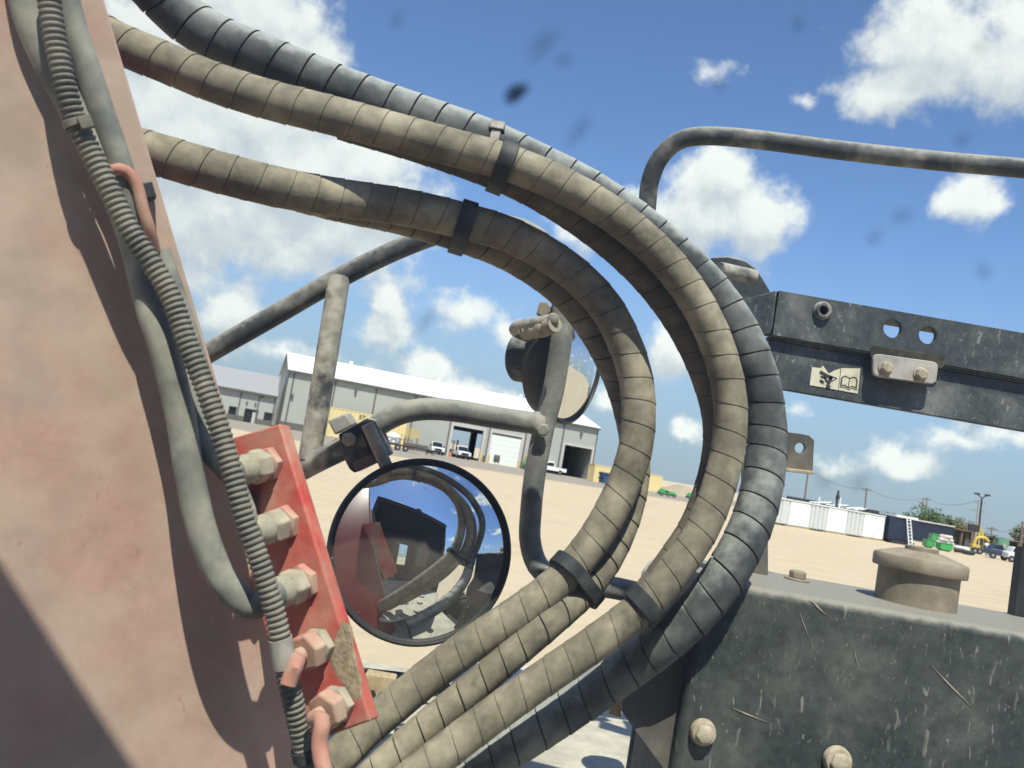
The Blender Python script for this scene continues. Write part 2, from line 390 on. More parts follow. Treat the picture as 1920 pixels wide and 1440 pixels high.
class MB:
    def __init__(s, M=None):
        s.v, s.f, s.mi, s.M, s.cur = [], [], [], M, 0
    def add(s, vs, fs):
        o = len(s.v)
        s.v += [(s.M @ V(p)) if s.M else V(p) for p in vs]
        for f in fs: s.f.append([i + o for i in f]); s.mi.append(s.cur)
        return s
    def box(s, x0, x1, y0, y1, z0, z1):
        vs = [(x, y, z) for z in (z0, z1) for y in (y0, y1) for x in (x0, x1)]
        return s.add(vs, [(0, 2, 3, 1), (4, 5, 7, 6), (0, 1, 5, 4), (2, 6, 7, 3), (0, 4, 6, 2), (1, 3, 7, 5)])
    def obox(s, c, ax, ay, az):
        """box about c with half-axis vectors"""
        vs = [c + ax * i + ay * j + az * k for k in (-1, 1) for j in (-1, 1) for i in (-1, 1)]
        return s.add(vs, [(0, 2, 3, 1), (4, 5, 7, 6), (0, 1, 5, 4), (2, 6, 7, 3), (0, 4, 6, 2), (1, 3, 7, 5)])
    def beam(s, a, b, wd, ht, hint=V((0, 0, 1))):
        d = (b - a); x, y = ortho(d, hint)
        return s.obox((a + b) / 2, d / 2, x * wd / 2, y * ht / 2)
    def prism(s, poly, ext, holes=()):
        """flat polygon (3-D points) with optional holes, pushed along ext"""
        loops = [list(poly)] + [list(h) for h in holes]
        flatp = [p for l in loops for p in l]
        n = len(flatp)
        if holes: tris = tessellate_polygon(loops)
        else: tris = [tuple(range(n))]
        fs = [tuple(t) for t in tris] + [tuple(i + n for i in reversed(t)) for t in tris]
        o = 0
        for l in loops:
            k = len(l)
            for i in range(k):
                j = (i + 1) % k
                fs.append((o + i, o + i + n, o + j + n, o + j))
            o += k
        return s.add(flatp + [p + ext for p in flatp], fs)
    def sweep(s, path, r, sides=20, cap=True, fr=None):
        """round tube along path; r a number or one radius per point"""
        T, X, Y = fr or frames(path); vs, fs = [], []
        for i, p in enumerate(path):
            ri = r[i] if isinstance(r, (list, tuple)) else r
            for k in range(sides):
                a = 2 * math.pi * k / sides
                vs.append(p + X[i] * (ri * math.cos(a)) + Y[i] * (ri * math.sin(a)))
        for i in range(len(path) - 1):
            for k in range(sides):
                k2 = (k + 1) % sides
                fs.append((i * sides + k, i * sides + k2, (i + 1) * sides + k2, (i + 1) * sides + k))
        if cap:
            fs.append(tuple(reversed(range(sides)))); n = (len(path) - 1) * sides
            fs.append(tuple(range(n, n + sides)))
        return s.add(vs, fs)
    def tube(s, pts, r, sides=18, step=.02):
        return s.sweep(spline(pts, step) if len(pts) > 2 else list(pts), r, sides)
    def cyl(s, a, b, r, r2=None, sides=18):
        return s.sweep([a, b], [r, r if r2 is None else r2], sides)
    def lathe(s, c, ax, prof, sides=40, sx=1.0, sy=1.0, hint=V((0, 0, 1))):
        """profile [(radius, height along ax)] spun about ax"""
        x, y = ortho(ax, hint); ax = ax.normalized(); vs, fs = [], []
        for (r, h) in prof:
            for k in range(sides):
                a = 2 * math.pi * k / sides
                vs.append(c + ax * h + x * (r * sx * math.cos(a)) + y * (r * sy * math.sin(a)))
        for i in range(len(prof) - 1):
            for k in range(sides):
                k2 = (k + 1) % sides
                fs.append((i * sides + k, i * sides + k2, (i + 1) * sides + k2, (i + 1) * sides + k))
        if prof[0][0] > 1e-4: fs.append(tuple(reversed(range(sides))))
        if prof[-1][0] > 1e-4: fs.append(tuple(range((len(prof) - 1) * sides, len(prof) * sides)))
        return s.add(vs, fs)
    def hexnut(s, c, ax, r, h, rot=0.0, hint=V((0, 0, 1)), cham=.82):
        x, y = ortho(ax, hint); ax = ax.normalized(); vs, fs = [], []
        for (rr, hh) in ((r, 0), (r, h * .8), (r * cham, h)):
            for k in range(6):
                a = rot + math.pi / 3 * k
                vs.append(c + ax * hh + x * (rr * math.cos(a)) + y * (rr * math.sin(a)))
        for i in range(2):
            for k in range(6):
                k2 = (k + 1) % 6
                fs.append((i * 6 + k, i * 6 + k2, (i + 1) * 6 + k2, (i + 1) * 6 + k))
        fs += [tuple(reversed(range(6))), tuple(range(12, 18))]
        return s.add(vs, fs)
    def wrap(s, pts, r, pitch, hand=1, gap=.05, dip=.86, sides=30, phase=0.0):
        """spiral hose guard: one strip wound along the path, each turn lapping the next; the seam is a groove"""
        path = spline(pts, pitch / sides * 2); T, X, Y = frames(path)
        seg = (path[-1] - path[0]).length; L = [0.0]
        for i in range(1, len(path)): L.append(L[-1] + (path[i] - path[i - 1]).length)
        def at(q):
            q = min(max(q, 0), L[-1] - 1e-6); f = q / L[-1] * (len(path) - 1); i = int(f); f -= i
            j = min(i + 1, len(path) - 1)
            return path[i].lerp(path[j], f), X[i].lerp(X[j], f), Y[i].lerp(Y[j], f), q / L[-1]
        prof = [(0, dip), (gap, dip), (gap + .012, .985), (gap + .09, .998), (.62, 1.0), (.93, 1.022), (.985, 1.018), (1.0, dip)]
        K = int(L[-1] / pitch * sides) - sides; vs, fs, mi = [], [], []
        for k in range(-sides, K + sides + 1):
            q_ = k / sides; a = hand * 2 * math.pi * q_ + phase; s0, s1 = (pitch * (z + .05 * math.sin(z * 1.9 + phase) + .025 * math.sin(z * 4.3 + phase * 3)) for z in (q_, q_ + 1))
            jit = .006 * math.sin(k * .37) + .004 * math.sin(k * 1.13 / sides * 6.28)
            for (u, m) in prof:
                c, x, y, t = at(s0 + (u + (jit if 0 < u < 1 else 0)) * (s1 - s0))
                rr = (r if not isinstance(r, tuple) else r[0] + (r[1] - r[0]) * min(1, t * 1.6)) * m
                vs.append(c + x * (rr * math.cos(a)) + y * (rr * math.sin(a)))
        n = len(prof); rows = len(vs) // n
        for k in range(rows - 1):
            for j in range(n - 1):
                q = (k * n + j, k * n + j + 1, (k + 1) * n + j + 1, (k + 1) * n + j)
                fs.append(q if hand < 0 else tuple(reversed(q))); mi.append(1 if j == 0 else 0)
        o = len(s.mi); s.add(vs, fs); s.mi[o:] = mi
        return s
    def build(s, name, mats, parent=None, bevel=0.0, sharp=38, seg=2, **props):
        if isinstance(mats, str): mats = [mats]
        me = bpy.data.meshes.new(name)
        par = parent
        org = V((0, 0, 0))
        if par is None:
            if len(s.v): org = sum(s.v, V((0, 0, 0))) / len(s.v)
        else:
            q = par
            while q is not None: org = org + q.location; q = q.parent
        me.from_pydata([tuple(p - org) for p in s.v], [], s.f)
        for x in mats: me.materials.append(MATS[x])
        me.polygons.foreach_set('material_index', [min(i, len(mats) - 1) for i in s.mi])
        bm = bmesh.new(); bm.from_mesh(me); bmesh.ops.recalc_face_normals(bm, faces=bm.faces); bm.to_mesh(me); bm.free()
        me.polygons.foreach_set('use_smooth', [True] * len(me.polygons))
        me.set_sharp_from_angle(angle=math.radians(sharp))
        o = bpy.data.objects.new(name, me); COL.objects.link(o)
        if par is not None: o.parent = par
        else: o.location = org
        if bevel:
            b = o.modifiers.new('bevel', 'BEVEL'); b.width = bevel; b.segments = seg; b.limit_method = 'ANGLE'; b.angle_limit = math.radians(40)
            b.harden_normals = False
        for k, v in props.items(): o[k] = v
        return o
def thing(name, loc, label, category, group=None):
    o = bpy.data.objects.new(name, None); COL.objects.link(o); o.location = loc; o.empty_display_size = .1
    o['label'] = label; o['category'] = category
    if group: o['group'] = group
    return o
def tag(o, label, category, group=None):
    o['label'] = label; o['category'] = category
    if group: o['group'] = group
    return o
def copy_tree(o, parent=None):
    c = o.copy(); COL.objects.link(c)
    if parent is not None: c.parent = parent
    for ch in [x for x in COL.objects if x.parent == o]: copy_tree(ch, c)
    return c
def circle(c, x, y, r, n=20):
    return [c + x * (r * math.cos(2 * math.pi * k / n)) + y * (r * math.sin(2 * math.pi * k / n)) for k in range(n)]
def hull2(pts):
    pts = sorted(pts)
    def half(ps):
        h = []
        for p in ps:
            while len(h) > 1 and (h[-1][0] - h[-2][0]) * (p[1] - h[-2][1]) - (h[-1][1] - h[-2][1]) * (p[0] - h[-2][0]) <= 0: h.pop()
            h.append(p)
        return h
    a, b = half(pts), half(pts[::-1])
    return a[:-1] + b[:-1]
def strap(mb, centres, radii, axis, width, thick=.003):
    """a band drawn round one or more hoses"""
    x, y = ortho(axis); axis = axis.normalized(); c0 = sum(centres, V((0, 0, 0))) / len(centres); pts = []
    for c, r in zip(centres, radii):
        d = c - c0
        for k in range(28):
            a = 2 * math.pi * k / 28
            pts.append((d.dot(x) + (r) * math.cos(a), d.dot(y) + r * math.sin(a)))
    h = hull2(pts); n = len(h); vs = []
    for (off, hh) in ((0, -.5), (thick, -.5), (thick, .5), (0, .5)):
        for (a, b) in h:
            l = math.hypot(a, b); vs.append(c0 + x * a * (1 + off / l) + y * b * (1 + off / l) + axis * hh * width)
    fs = []
    for q in range(4):
        for k in range(n):
            k2 = (k + 1) % n; q2 = (q + 1) % 4
            fs.append((q * n + k, q * n + k2, q2 * n + k2, q2 * n + k))
    return mb.add(vs, fs)

# ================================================================== THE YARD
gm = MB(); 
NG = 60
for r in (0,):
    pass
gm.add([(-2500, -2500, 0), (2500, -2500, 0), (2500, 2500, 0), (-2500, 2500, 0)], [(0, 1, 2, 3)])
gm.build('ground', 'yard_sand', kind='structure')
A, B = G(523, 802), G(1105.6, 900)
eu = (B - A).normalized(); LEN = (B - A).length
ed = V((eu.y, -eu.x, 0))                          # out of the facade, towards the yard
if ed.dot(EYE - A) < 0: ed = -ed
ez = V((0, 0, 1))
HT = (PL(548.5, 694, A, ed) - A).z
print('facade', A, B, LEN, HT)
FM = Matrix((eu, -ed, ez)).transposed().to_4x4(); FM.translation = A       # local x along the facade, y into the building, z up
ang = math.atan2(eu.y, eu.x)
ribbed('wall_rib', (.40, .405, .365), 1.6, -ang)
ribbed('roof_rib', (.34, .335, .34), 1.2, -ang)
ribbed('yellow_rib', (.74, .60, .29), 2.2, -ang)
def FP(px, py, off=0.0):
    p = PL(px, py, A + ed * off, ed) - A
    return p.dot(eu), p.z
def local(p): return FM.inverted() @ p
pts = [G(330, 783), G(590, 832), G(884, 877), G(1138, 917), G(1345, 951), G(1420, 945), G(1300, 928), G(1106, 896), G(523, 798), G(330, 770)]
pv = MB(); pv.prism([V((p.x, p.y, .012)) for p in pts], V((0, 0, -.008))); pv.build('pavement', 'concrete_pad', kind='structure')

# ---- main warehouse
WD = 26.0; RISE = 3.3
bld = thing('warehouse', A, 'long grey metal warehouse with white roof, three large doorways and yellow bollards', 'warehouse')
def U(px, py): return FP(px, py)[0]
def Z(px, py): return FP(px, py)[1]
d1 = (U(852 - 6, 826), U(902, 837), Z(880, 803)); d2 = (U(918.5, 840), U(974, 850), Z(950, 815.5)); d3 = (U(1055, 862), U(1106, 870), Z(1083, 838))
doors = [d1, d2, d3]
print('doors', doors)
wall = MB(FM); th = .3
us = [0] + [q for d in doors for q in d[:2]] + [LEN]
us = [0, d1[0], d1[1], d2[0], d2[1], d3[0], d3[1], LEN]
for i in (0, 2, 4, 6): wall.box(us[i], us[i + 1], 0, th, 0, HT)
for d in doors: wall.box(d[0], d[1], 0, th, d[2], HT)
wall.build('front_wall', 'wall_rib', bld)
# back wall with an opening behind the first doorway, floor, gables
bw = MB(FM); o0, o1, oz = d1[0] - 3.0, d1[1] + 10.0, d1[2] - .2
bw.box(0, o0, WD - th, WD, 0, HT); bw.box(o1, LEN, WD - th, WD, 0, HT); bw.box(o0, o1, WD - th, WD, oz, HT)
bw.build('back_wall', 'wall_metal', bld)
for u in (0.0, LEN - th):
    gb = MB(FM); gb.prism([V((u, th, 0)), V((u, WD - th, 0)), V((u, WD - th, HT - .02)), V((u, WD / 2, HT + RISE - .3)), V((u, th, HT - .02))], V((th, 0, 0))); gb.build('gable_wall', 'wall_rib', bld)
ip = MB(FM); ip.box(d1[1] + 4.9, d1[1] + 6.0, WD - 1.6, WD - .6, 0, oz); ip.build('inner_column', 'inside_dark', bld)
pw = MB(FM); pw.box(d3[0] - 6, d3[0] - 5.7, th, WD - th, 0, HT); pw.build('partition', 'inside_dark', bld)
pb = MB(FM); pb.box(d3[0] - 5.7, LEN - th, 10, 10.2, 0, HT); pb.build('partition', 'inside_dark', bld)
rf = MB(FM); ov = .35
for sg in (0, 1):
    y0, y1 = (-ov, WD / 2) if sg == 0 else (WD + ov, WD / 2)
    rf.prism([V((-ov, y0, HT - .05)), V((LEN + ov, y0, HT - .05)), V((LEN + ov, y1, HT + RISE)), V((-ov, y1, HT + RISE))], V((0, 0, .14)))
roof = rf.build('roof', 'roof_white', bld)
for q in (.2, .5, .8):
    rv = MB(FM); rv.cyl(V((LEN * q, WD * .5, HT + RISE)), V((LEN * q, WD * .5, HT + RISE + .7)), .3, sides=10); rv.build('roof_vent', 'roof_white', roof)
gt = MB(FM); gt.box(-ov, LEN + ov, -ov - .16, -ov - .01, HT - .35, HT - .04); gt.build('gutter', 'trim_dark', bld)
gt = MB(FM)
for y0, y1 in ((-ov, WD / 2), (WD + ov, WD / 2)):
    gt.prism([V((-ov - .05, y0, HT - .32)), V((-ov - .05, y1, HT + RISE - .3)), V((-ov - .05, y1, HT + RISE - .02)), V((-ov - .05, y0, HT - .06))], V((.045, 0, 0)))
gt.build('gable_trim', 'trim_dark', bld)
gc = MB(FM); gc.box(-.14, -.02, -.12, .1, 0, HT - .36); gc.build('corner_trim', 'trim_dark', bld)
gc = MB(FM); gc.box(LEN + .02, LEN + .14, -.12, .1, 0, HT - .36); gc.build('corner_trim', 'trim_dark', bld)
for (px, py) in ((552.5, 700), (630, 715), (707, 727), (781, 740), (852, 753), (925, 770), (992, 783), (1059, 795)):
    u = U(px, py)
    zb = 0.0
    for d in doors:
        if d[0] - .1 < u < d[1] + .1: zb = d[2] + .1
    ds = MB(FM); ds.box(u - .09, u + .09, -.15, -.02, zb, HT - .36); ds.build('downspout', 'trim_dark', bld)
wz = 1.05
edges = [0] + [q for d in doors for q in (d[0] - .42, d[1] + .42)] + [LEN]
for i in range(0, len(edges), 2):
    if edges[i + 1] - edges[i] > .2:
        k = MB(FM); k.box(edges[i], edges[i + 1], -.03, -.003, 0, wz); k.build('wainscot', 'wainscot', bld)
for d in doors:
    k = MB(FM)
    k.box(d[0] - .4, d[0] - .003, -.06, .35, 0, d[2] + .4); k.box(d[1] + .003, d[1] + .4, -.06, .35, 0, d[2] + .4); k.box(d[0] - .003, d[1] + .003, -.06, .35, d[2] + .003, d[2] + .4)
    k.build('door_frame', 'door_trim', bld)
dr = MB(FM)
n = 6; hh = (d2[2] - .25) / n
for i in range(n): dr.box(d2[0] + .02, d2[1] - .02, .12, .17, i * hh + .01, (i + 1) * hh - .004)
dr.build('roller_door', 'door_white', bld)
dr = MB(FM); dr.box(d2[0] + .02, d2[1] - .02, .05, .3, d2[2] - .24, d2[2] - .01); dr.build('door_header', 'trim_dark', bld)
for (px, py) in ((667, 734), (1089.5, 813.5), (548, 742)):
    u, z = FP(px, py); k = MB(FM); k.box(u - .16, u + .16, -.32, -.01, z - .35, z + .25); k.build('wall_lamp', 'trim_dark', bld)
def bollard(px, pyb, hint):
    p = G(px, pyb)
    k = MB(); k.lathe(V((p.x, p.y, 0)), ez, [(.13, 0), (.13, 1.25), (.10, 1.33), (.0, 1.36)], 12)
    tag(k.build('bollard', 'yellow_paint'), hint, 'bollard', 'yellow bollards by the warehouse doors')
bollard(901.5, 866, 'yellow bollard at the right jamb of the open drive-through doorway')
bollard(915, 868.5, 'yellow bollard at the left jamb of the white roller door')
bollard(971, 878.5, 'yellow bollard at the right jamb of the white roller door')
bollard(1103, 900, 'yellow bollard at the right jamb of the dark corner doorway')

# ---- annex on the left
AL = 34.0; AO = -.6
pA = A + ed * .5
p, q = FP(533, 746, .5), FP(421, 724, .5)
ah = (p[1] + q[1]) / 2; u_r = -1.2
print('annex eave', p, q)
an = thing('annex', A + eu * (-AL / 2), 'low pale annex with grey pitched roof, small windows and glazed door', 'building')
AW = 14.0
dp = [(497, 773.5, 510.5, 790), (460.5, 766.5, 479.5, 791.5), (431, 762, 440.5, 779)]
ops = []
for (x0, y0, x1, y1) in dp:
    a0, b0 = FP(x0, y0, .5); a1, b1 = FP(x1, y1, .5); ops.append((a0, a1, b1, b0))
ops[1] = (ops[1][0], ops[1][1], 0.0, ops[1][3])
ops[0] = (ops[0][0], ops[0][1], max(.8, ops[0][2]), ops[0][3]); ops[2] = (ops[2][0], ops[2][1], max(.8, ops[2][2]), ops[2][3])
ops = [(min(a, b), max(a, b), c, d) for a, b, c, d in ops]
ops.sort()
print('ops', ops)
k = MB(FM); prev = -AL
for (u0, u1, z0, z1) in ops:
    k.box(prev, u0, -.5, -.2, 0, ah); k.box(u0, u1, -.5, -.2, z1, ah)
    if z0 > .01: k.box(u0, u1, -.5, -.2, 0, z0)
    prev = u1
k.box(prev, u_r, -.5, -.2, 0, ah); k.build('front_wall', 'wall_rib', an)
k = MB(FM); k.prism([V((u_r - .3, -.2, 0)), V((u_r - .3, AW, 0)), V((u_r - .3, AW, ah)), V((u_r - .3, AW / 2, ah + 2.9)), V((u_r - .3, -.2, ah))], V((.29, 0, 0))); k.build('gable_wall', 'wall_rib', an)
k = MB(FM)
for y0 in (-.9, AW + .4):
    k.prism([V((-AL, y0, ah - .1)), V((u_r + .15, y0, ah - .1)), V((u_r + .15, AW / 2, ah + 3.1)), V((-AL, AW / 2, ah + 3.1))], V((0, 0, .12)))
k.build('roof', 'roof_rib', an)
k = MB(FM); k.box(-AL, u_r + .15, -1.05, -.91, ah - .32, ah - .06); k.build('gutter', 'trim_dark', an)
k = MB(FM); k.prism([V((u_r + .16, -.95, ah - .3)), V((u_r + .16, AW / 2, ah + 2.85)), V((u_r + .16, AW / 2, ah + 3.12)), V((u_r + .16, -.95, ah - .06))], V((.05, 0, 0))); k.build('gable_trim', 'trim_dark', an)
for u in (u_r - .1, u_r - 2.4, FP(448, 760, .5)[0]):
    k = MB(FM); k.box(u - .07, u + .07, -.62, -.51, 0, ah - .12); k.build('downspout', 'trim_dark', an)
segs = [(-AL, ops[1][0] if ops[1][2] == 0 else ops[1][0]), (ops[1][1], u_r)]
for (u0, u1) in segs:
    k = MB(FM); k.box(u0, u1, -.53, -.505, 0, .8); k.build('wainscot', 'wainscot', an)
for (u0, u1, z0, z1) in ops:
    k = MB(FM); k.box(u0 - .1, u0, -.56, -.3, z0, z1 + .1); k.box(u1, u1 + .1, -.56, -.3, z0, z1 + .1); k.box(u0, u1, -.56, -.3, z1, z1 + .1)
    w_ = k.build('window_frame' if z0 > .01 else 'door_frame', 'trim_dark', an)
    k = MB(FM); k.box(u0, u1, -.3, -.26, z0, z1); k.build('window_pane' if z0 > .01 else 'door_pane', 'glass_dark', w_)
    if z0 < .01:
        k = MB(FM); k.box(u0 + (u1 - u0) * .62, u1, -.40, -.34, 0, z1 * .85); k.build('door_leaf', 'door_trim', w_)
for (px, py) in ((492.5, 744), (522, 768), (463, 755), (479, 758)):
    u, z = FP(px, py, .5); k = MB(FM); k.box(u - .12, u + .12, -.68, -.505, z - .2, z + .2); k.build('wall_lamp', 'trim_dark', an)

# ---- yellow containers and clutter in front of the wall
def container(name, u0, u1, y0, y1, z0, z1, mat, label, cat, rib=.55, ends='dark_paint', group=None, M=None):
    """corrugated steel box: recessed ribbed sides between posts and rails"""
    M = M or FM
    c = M @ V(((u0 + u1) / 2, (y0 + y1) / 2, z0))
    t = thing(name, c, label, cat, group)
    k = MB(M); s = .12
    for u in (u0, u1 - s):
        for y in (y0, y1 - s): k.box(u, u + s, y, y + s, z0, z1)
    for y in (y0, y1 - s):
        k.box(u0 + s, u1 - s, y, y + s, z0, z0 + .16); k.box(u0 + s, u1 - s, y, y + s, z1 - .12, z1)
    for u in (u0, u1 - s):
        k.box(u, u + s, y0 + s, y1 - s, z0, z0 + .16); k.box(u, u + s, y0 + s, y1 - s, z1 - .12, z1)
    k.build('frame', mat, t)
    k = MB(M)
    def corr(a0, a1, fixed, along_u, inward):
        n = max(2, int((a1 - a0) / rib)); st = (a1 - a0) / n; prof = []
        for i in range(n): prof += [(a0 + st * i, 0.02), (a0 + st * (i + .38), 0.02), (a0 + st * (i + .5), .07), (a0 + st * (i + .88), .07)]
        prof.append((a1, .02))
        vs = []
        for zz in (z0 + .16, z1 - .12):
            for (a, dd) in prof: vs.append((a, fixed + inward * dd, zz) if along_u else (fixed + inward * dd, a, zz))
        n = len(prof); k.add(vs, [(i, i + 1, n + i + 1, n + i) for i in range(n - 1)])
    corr(u0 + s, u1 - s, y0, True, 1); corr(u0 + s, u1 - s, y1, True, -1)
    corr(y0 + s, y1 - s, u0, False, 1); corr(y0 + s, y1 - s, u1, False, -1)
    k.build('side_panel', mat, t)
    k = MB(M); k.box(u0 + s, u1 - s, y0 + s, y1 - s, z1 - .06, z1 - .03); k.build('roof', mat, t)
    return t
yo = 4.5                                                        # stands this far in front of the wall
def FY(px, py): return FP(px, py, yo)
u0, zt = FY(621, 763); ub, z_ = FY(611, 817); u1, _ = FY(762, 800)
u0 = (u0 + ub) / 2; zt = FY(622, 763)[1]
print('yellow', u0, u1, zt)
for lv, lab in ((0, 'lower yellow shipping container of the stack beside the warehouse'), (1, 'upper yellow shipping container with black letters ST on its side')):
    z0, z1 = (0.05, zt / 2 - .02) if lv == 0 else (zt / 2 + .02, zt)
    cc = container('shipping_container', u0, u1, -yo, -yo + 2.4, z0, z1, 'yellow_rib', lab, 'container', .6, group='yellow containers stacked by the warehouse')
    if lv == 1:
        ul, zl = FY(681, 783)
        fc = bpy.data.curves.new('lettering', 'FONT'); fc.body = 'ST'; fc.size = 1.0; fc.extrude = .012
        fo = bpy.data.objects.new('lettering', fc); COL.objects.link(fo)
        bpy.context.view_layer.update()
        dg = bpy.context.evaluated_depsgraph_get(); me = bpy.data.meshes.new_from_object(fo.evaluated_get(dg))
        bpy.data.objects.remove(fo)
        k = MB(FM); k.add([(ul - .62 + v.co.x * .95, -yo - .02 - v.co.z, zl - .33 + v.co.y * .95) for v in me.vertices], [tuple(p_.vertices) for p_ in me.polygons])
        k.build('lettering', 'ink', cc)
# mesh platform at the end of the upper container
p0, p1 = FY(760, 808)[0], FY(789, 815)[0]; zp = zt / 2 - .05
pt = thing('loading_platform', FM @ V(((p0 + p1) / 2, -yo + 1, 0)), 'yellow railed platform at the right end of the stacked yellow containers', 'platform')
k = MB(FM); k.box(u1 + .01, p1, -yo, -yo + 2.2, zp - .15, zp); k.build('floor', 'yellow_paint', pt)
for y in (-yo + .03, -yo + 2.15):
    k = MB(FM)
    for i in range(9):
        u = u1 + .05 + (p1 - u1 - .1) * i / 8; k.box(u - .025, u + .025, y - .025, y + .025, zp + .003, zp + 1.1)
    for z in (zp + .35, zp + .7, zp + 1.1): k.box(u1 + .05, p1, y - .02, y + .02, z - .03, z + .03)
    k.build('railing', 'yellow_paint', pt)
for u in (u1 + .3, p1 - .15):
    k = MB(FM); k.box(u - .07, u + .07, -yo + 1, -yo + 1.14, 0, zp - .15); k.build('leg', 'metal_pole', pt)
# flatbed trailer carrying a white tank
def wheel_parts(t, c, ax, r, w, matr='tyre_rubber'):
    k = MB(); k.lathe(c - ax * w / 2, ax, [(r * .62, 0), (r * .93, 0), (r, w * .15), (r, w * .85), (r * .93, w), (r * .62, w)], 22); wh = k.build('tyre', matr, t)
    k = MB(); k.lathe(c - ax * w * .4, ax, [(r * .6, 0), (r * .6, w * .8), (r * .3, w * .95), (.02, w * .95)], 16); k.build('rim', 'silver', wh)
g0, g1 = G(716, 846), G(789, 850)
tu0, tu1 = local(G(716, 842)).x, local(G(792, 851)).x
ty = local(G(755, 846)).y
tl = thing('flatbed_trailer', FM @ V(((tu0 + tu1) / 2, ty, 0)), 'dark flatbed trailer with slatted sides carrying a white tank', 'trailer')
k = MB(FM); k.box(tu0, tu1 - 1.2, ty - 1.1, ty + 1.1, .62, .82); k.box(tu1 - 1.2, tu1, ty - .12, ty + .12, .6, .76); k.box(tu1 - .5, tu1 - .35, ty - .06, ty + .06, 0, .62); k.build('deck', 'dark_paint', tl)
k = MB(FM)
for i in range(10):
    u = tu0 + .1 + i * (tu1 - tu0 - 3.0) / 9
    for y in (ty - 1.08, ty + 1.08): k.box(u - .04, u + .04, y - .03, y + .03, .82, 1.55)
for y in (ty - 1.08, ty + 1.08): k.box(tu0, tu1 - 2.8, y - .03, y + .03, 1.5, 1.6)
k.build('side_rail', 'brown_rust', tl)
for i in (0, 1):
    c = FM @ V((tu0 + 3.2 + i * 1.05, ty - 1.15, .42)); wheel_parts(tl, c, ed, .42, .28)
k = MB(FM); c = FM @ V((tu0 + 2.6, ty, 0)); k = MB(); k.lathe(c + ez * .84, ez, [(.9, 0), (.98, .1), (.98, .95), (.7, 1.25), (.2, 1.35), (.2, 1.45), (0, 1.45)], 20)
tag(k.build('water_tank', 'white_paint'), 'round white plastic tank riding on the flatbed trailer', 'tank')
k = MB(FM); k.box(tu1 + .3, tu1 + 3, ty - .8, ty + .4, 0, .14); k.box(tu1 + .5, tu1 + 2.6, ty - .6, ty + .3, .145, .3)
tag(k.build('plank_pile', 'plate_grey'), 'low pile of pale slabs beyond the flatbed trailer hitch', 'pile')

# ---- pickups
def pickup(label, loc, rz):
    """length along local +x is the front"""
    t = thing('pickup_truck', (0, 0, 0), label, 'pickup truck', 'white pickups parked by the warehouse')
    k = MB(); w = .98
    side = [(-2.9, .55), (-2.9, 1.12), (-.55, 1.15), (-.55, 1.16), (1.15, 1.18), (2.55, 1.10), (2.82, .98), (2.86, .55)]
    k.prism([V((x, -w, z)) for x, z in side], V((0, 2 * w, 0))); k.build('body', 'white_paint', t, bevel=.07)
    k = MB(); ca = [(-.95, 1.12), (-.75, 1.86), (-.45, 1.94), (.35, 1.92), (1.25, 1.16)]
    k.prism([V((x, -.84, z)) for x, z in ca], V((0, 1.68, 0))); k.build('cab', 'white_paint', t, bevel=.08)
    k = MB(); k.prism([V((.44, -.74, 1.86)), V((1.20, -.78, 1.24)), V((1.20, .78, 1.24)), V((.44, .74, 1.86))], V((.03, 0, .03))); k.build('windscreen', 'glass_dark', t)
    for s in (-1, 1):
        k = MB(); k.prism([V((-.68, s * .845, 1.24)), V((-.6, s * .845, 1.78)), V((.3, s * .845, 1.80)), V((.95, s * .845, 1.24))], V((0, s * .015, 0))); k.build('side_window', 'glass_dark', t)
        k = MB(); k.box(2.78, 2.89, s * .72 - .16, s * .72 + .16, .86, 1.03); k.build('headlight', 'lamp_lens', t)
        k = MB(); k.box(.85, 1.05, s * 1.02 - .10, s * 1.02 + .10, 1.2, 1.45); k.build('wing_mirror', 'dark_paint', t)
        k = MB(); k.box(-2.94, -2.88, s * .86 - .07, s * .86 + .07, .8, 1.1); k.build('tail_light', 'orange', t)
    k = MB(); k.box(2.80, 2.90, -.54, .54, .68, 1.02); k.build('grille', 'dark_paint', t)
    k = MB(); k.box(2.78, 2.96, -.92, .92, .40, .64); k.build('front_bumper', 'dark_paint', t, bevel=.03)
    k = MB(); k.box(-3.0, -2.86, -.92, .92, .46, .62); k.build('rear_bumper', 'silver', t, bevel=.02)
    k = MB(); k.box(-2.82, -1.0, -.85, .85, 1.125, 1.16); k.build('bed', 'dark_paint', t)
    for x in (-1.85, 1.85):
        for s in (-1, 1): wheel_parts(t, V((x, s * .86, .40)), V((0, s, 0)), .40, .26)
    t.location = loc; t.rotation_euler.z = rz
    return t
fa = math.atan2(ed.y, ed.x)
pk = pickup('white pickup facing the yard left of the open doorway', FM @ V((FP(823, 850, 6)[0], -3.6, 0)), fa - .10)
for (cpos, lab, a) in ((FM @ V((FP(869, 858, 4)[0], -2.2, 0)), 'white pickup parked nose out in front of the open doorway', fa - .04), (None, 'white pickup seen from the side before the dark corner doorway', 0)):
    q = copy_tree(pk); q['label'] = lab
    if cpos is None:
        cr = G(1046, 890); q.location = V((cr.x, cr.y, 0)) - eu * 1.9; q.rotation_euler.z = ang + math.pi
    else: q.location = cpos; q.rotation_euler.z = a
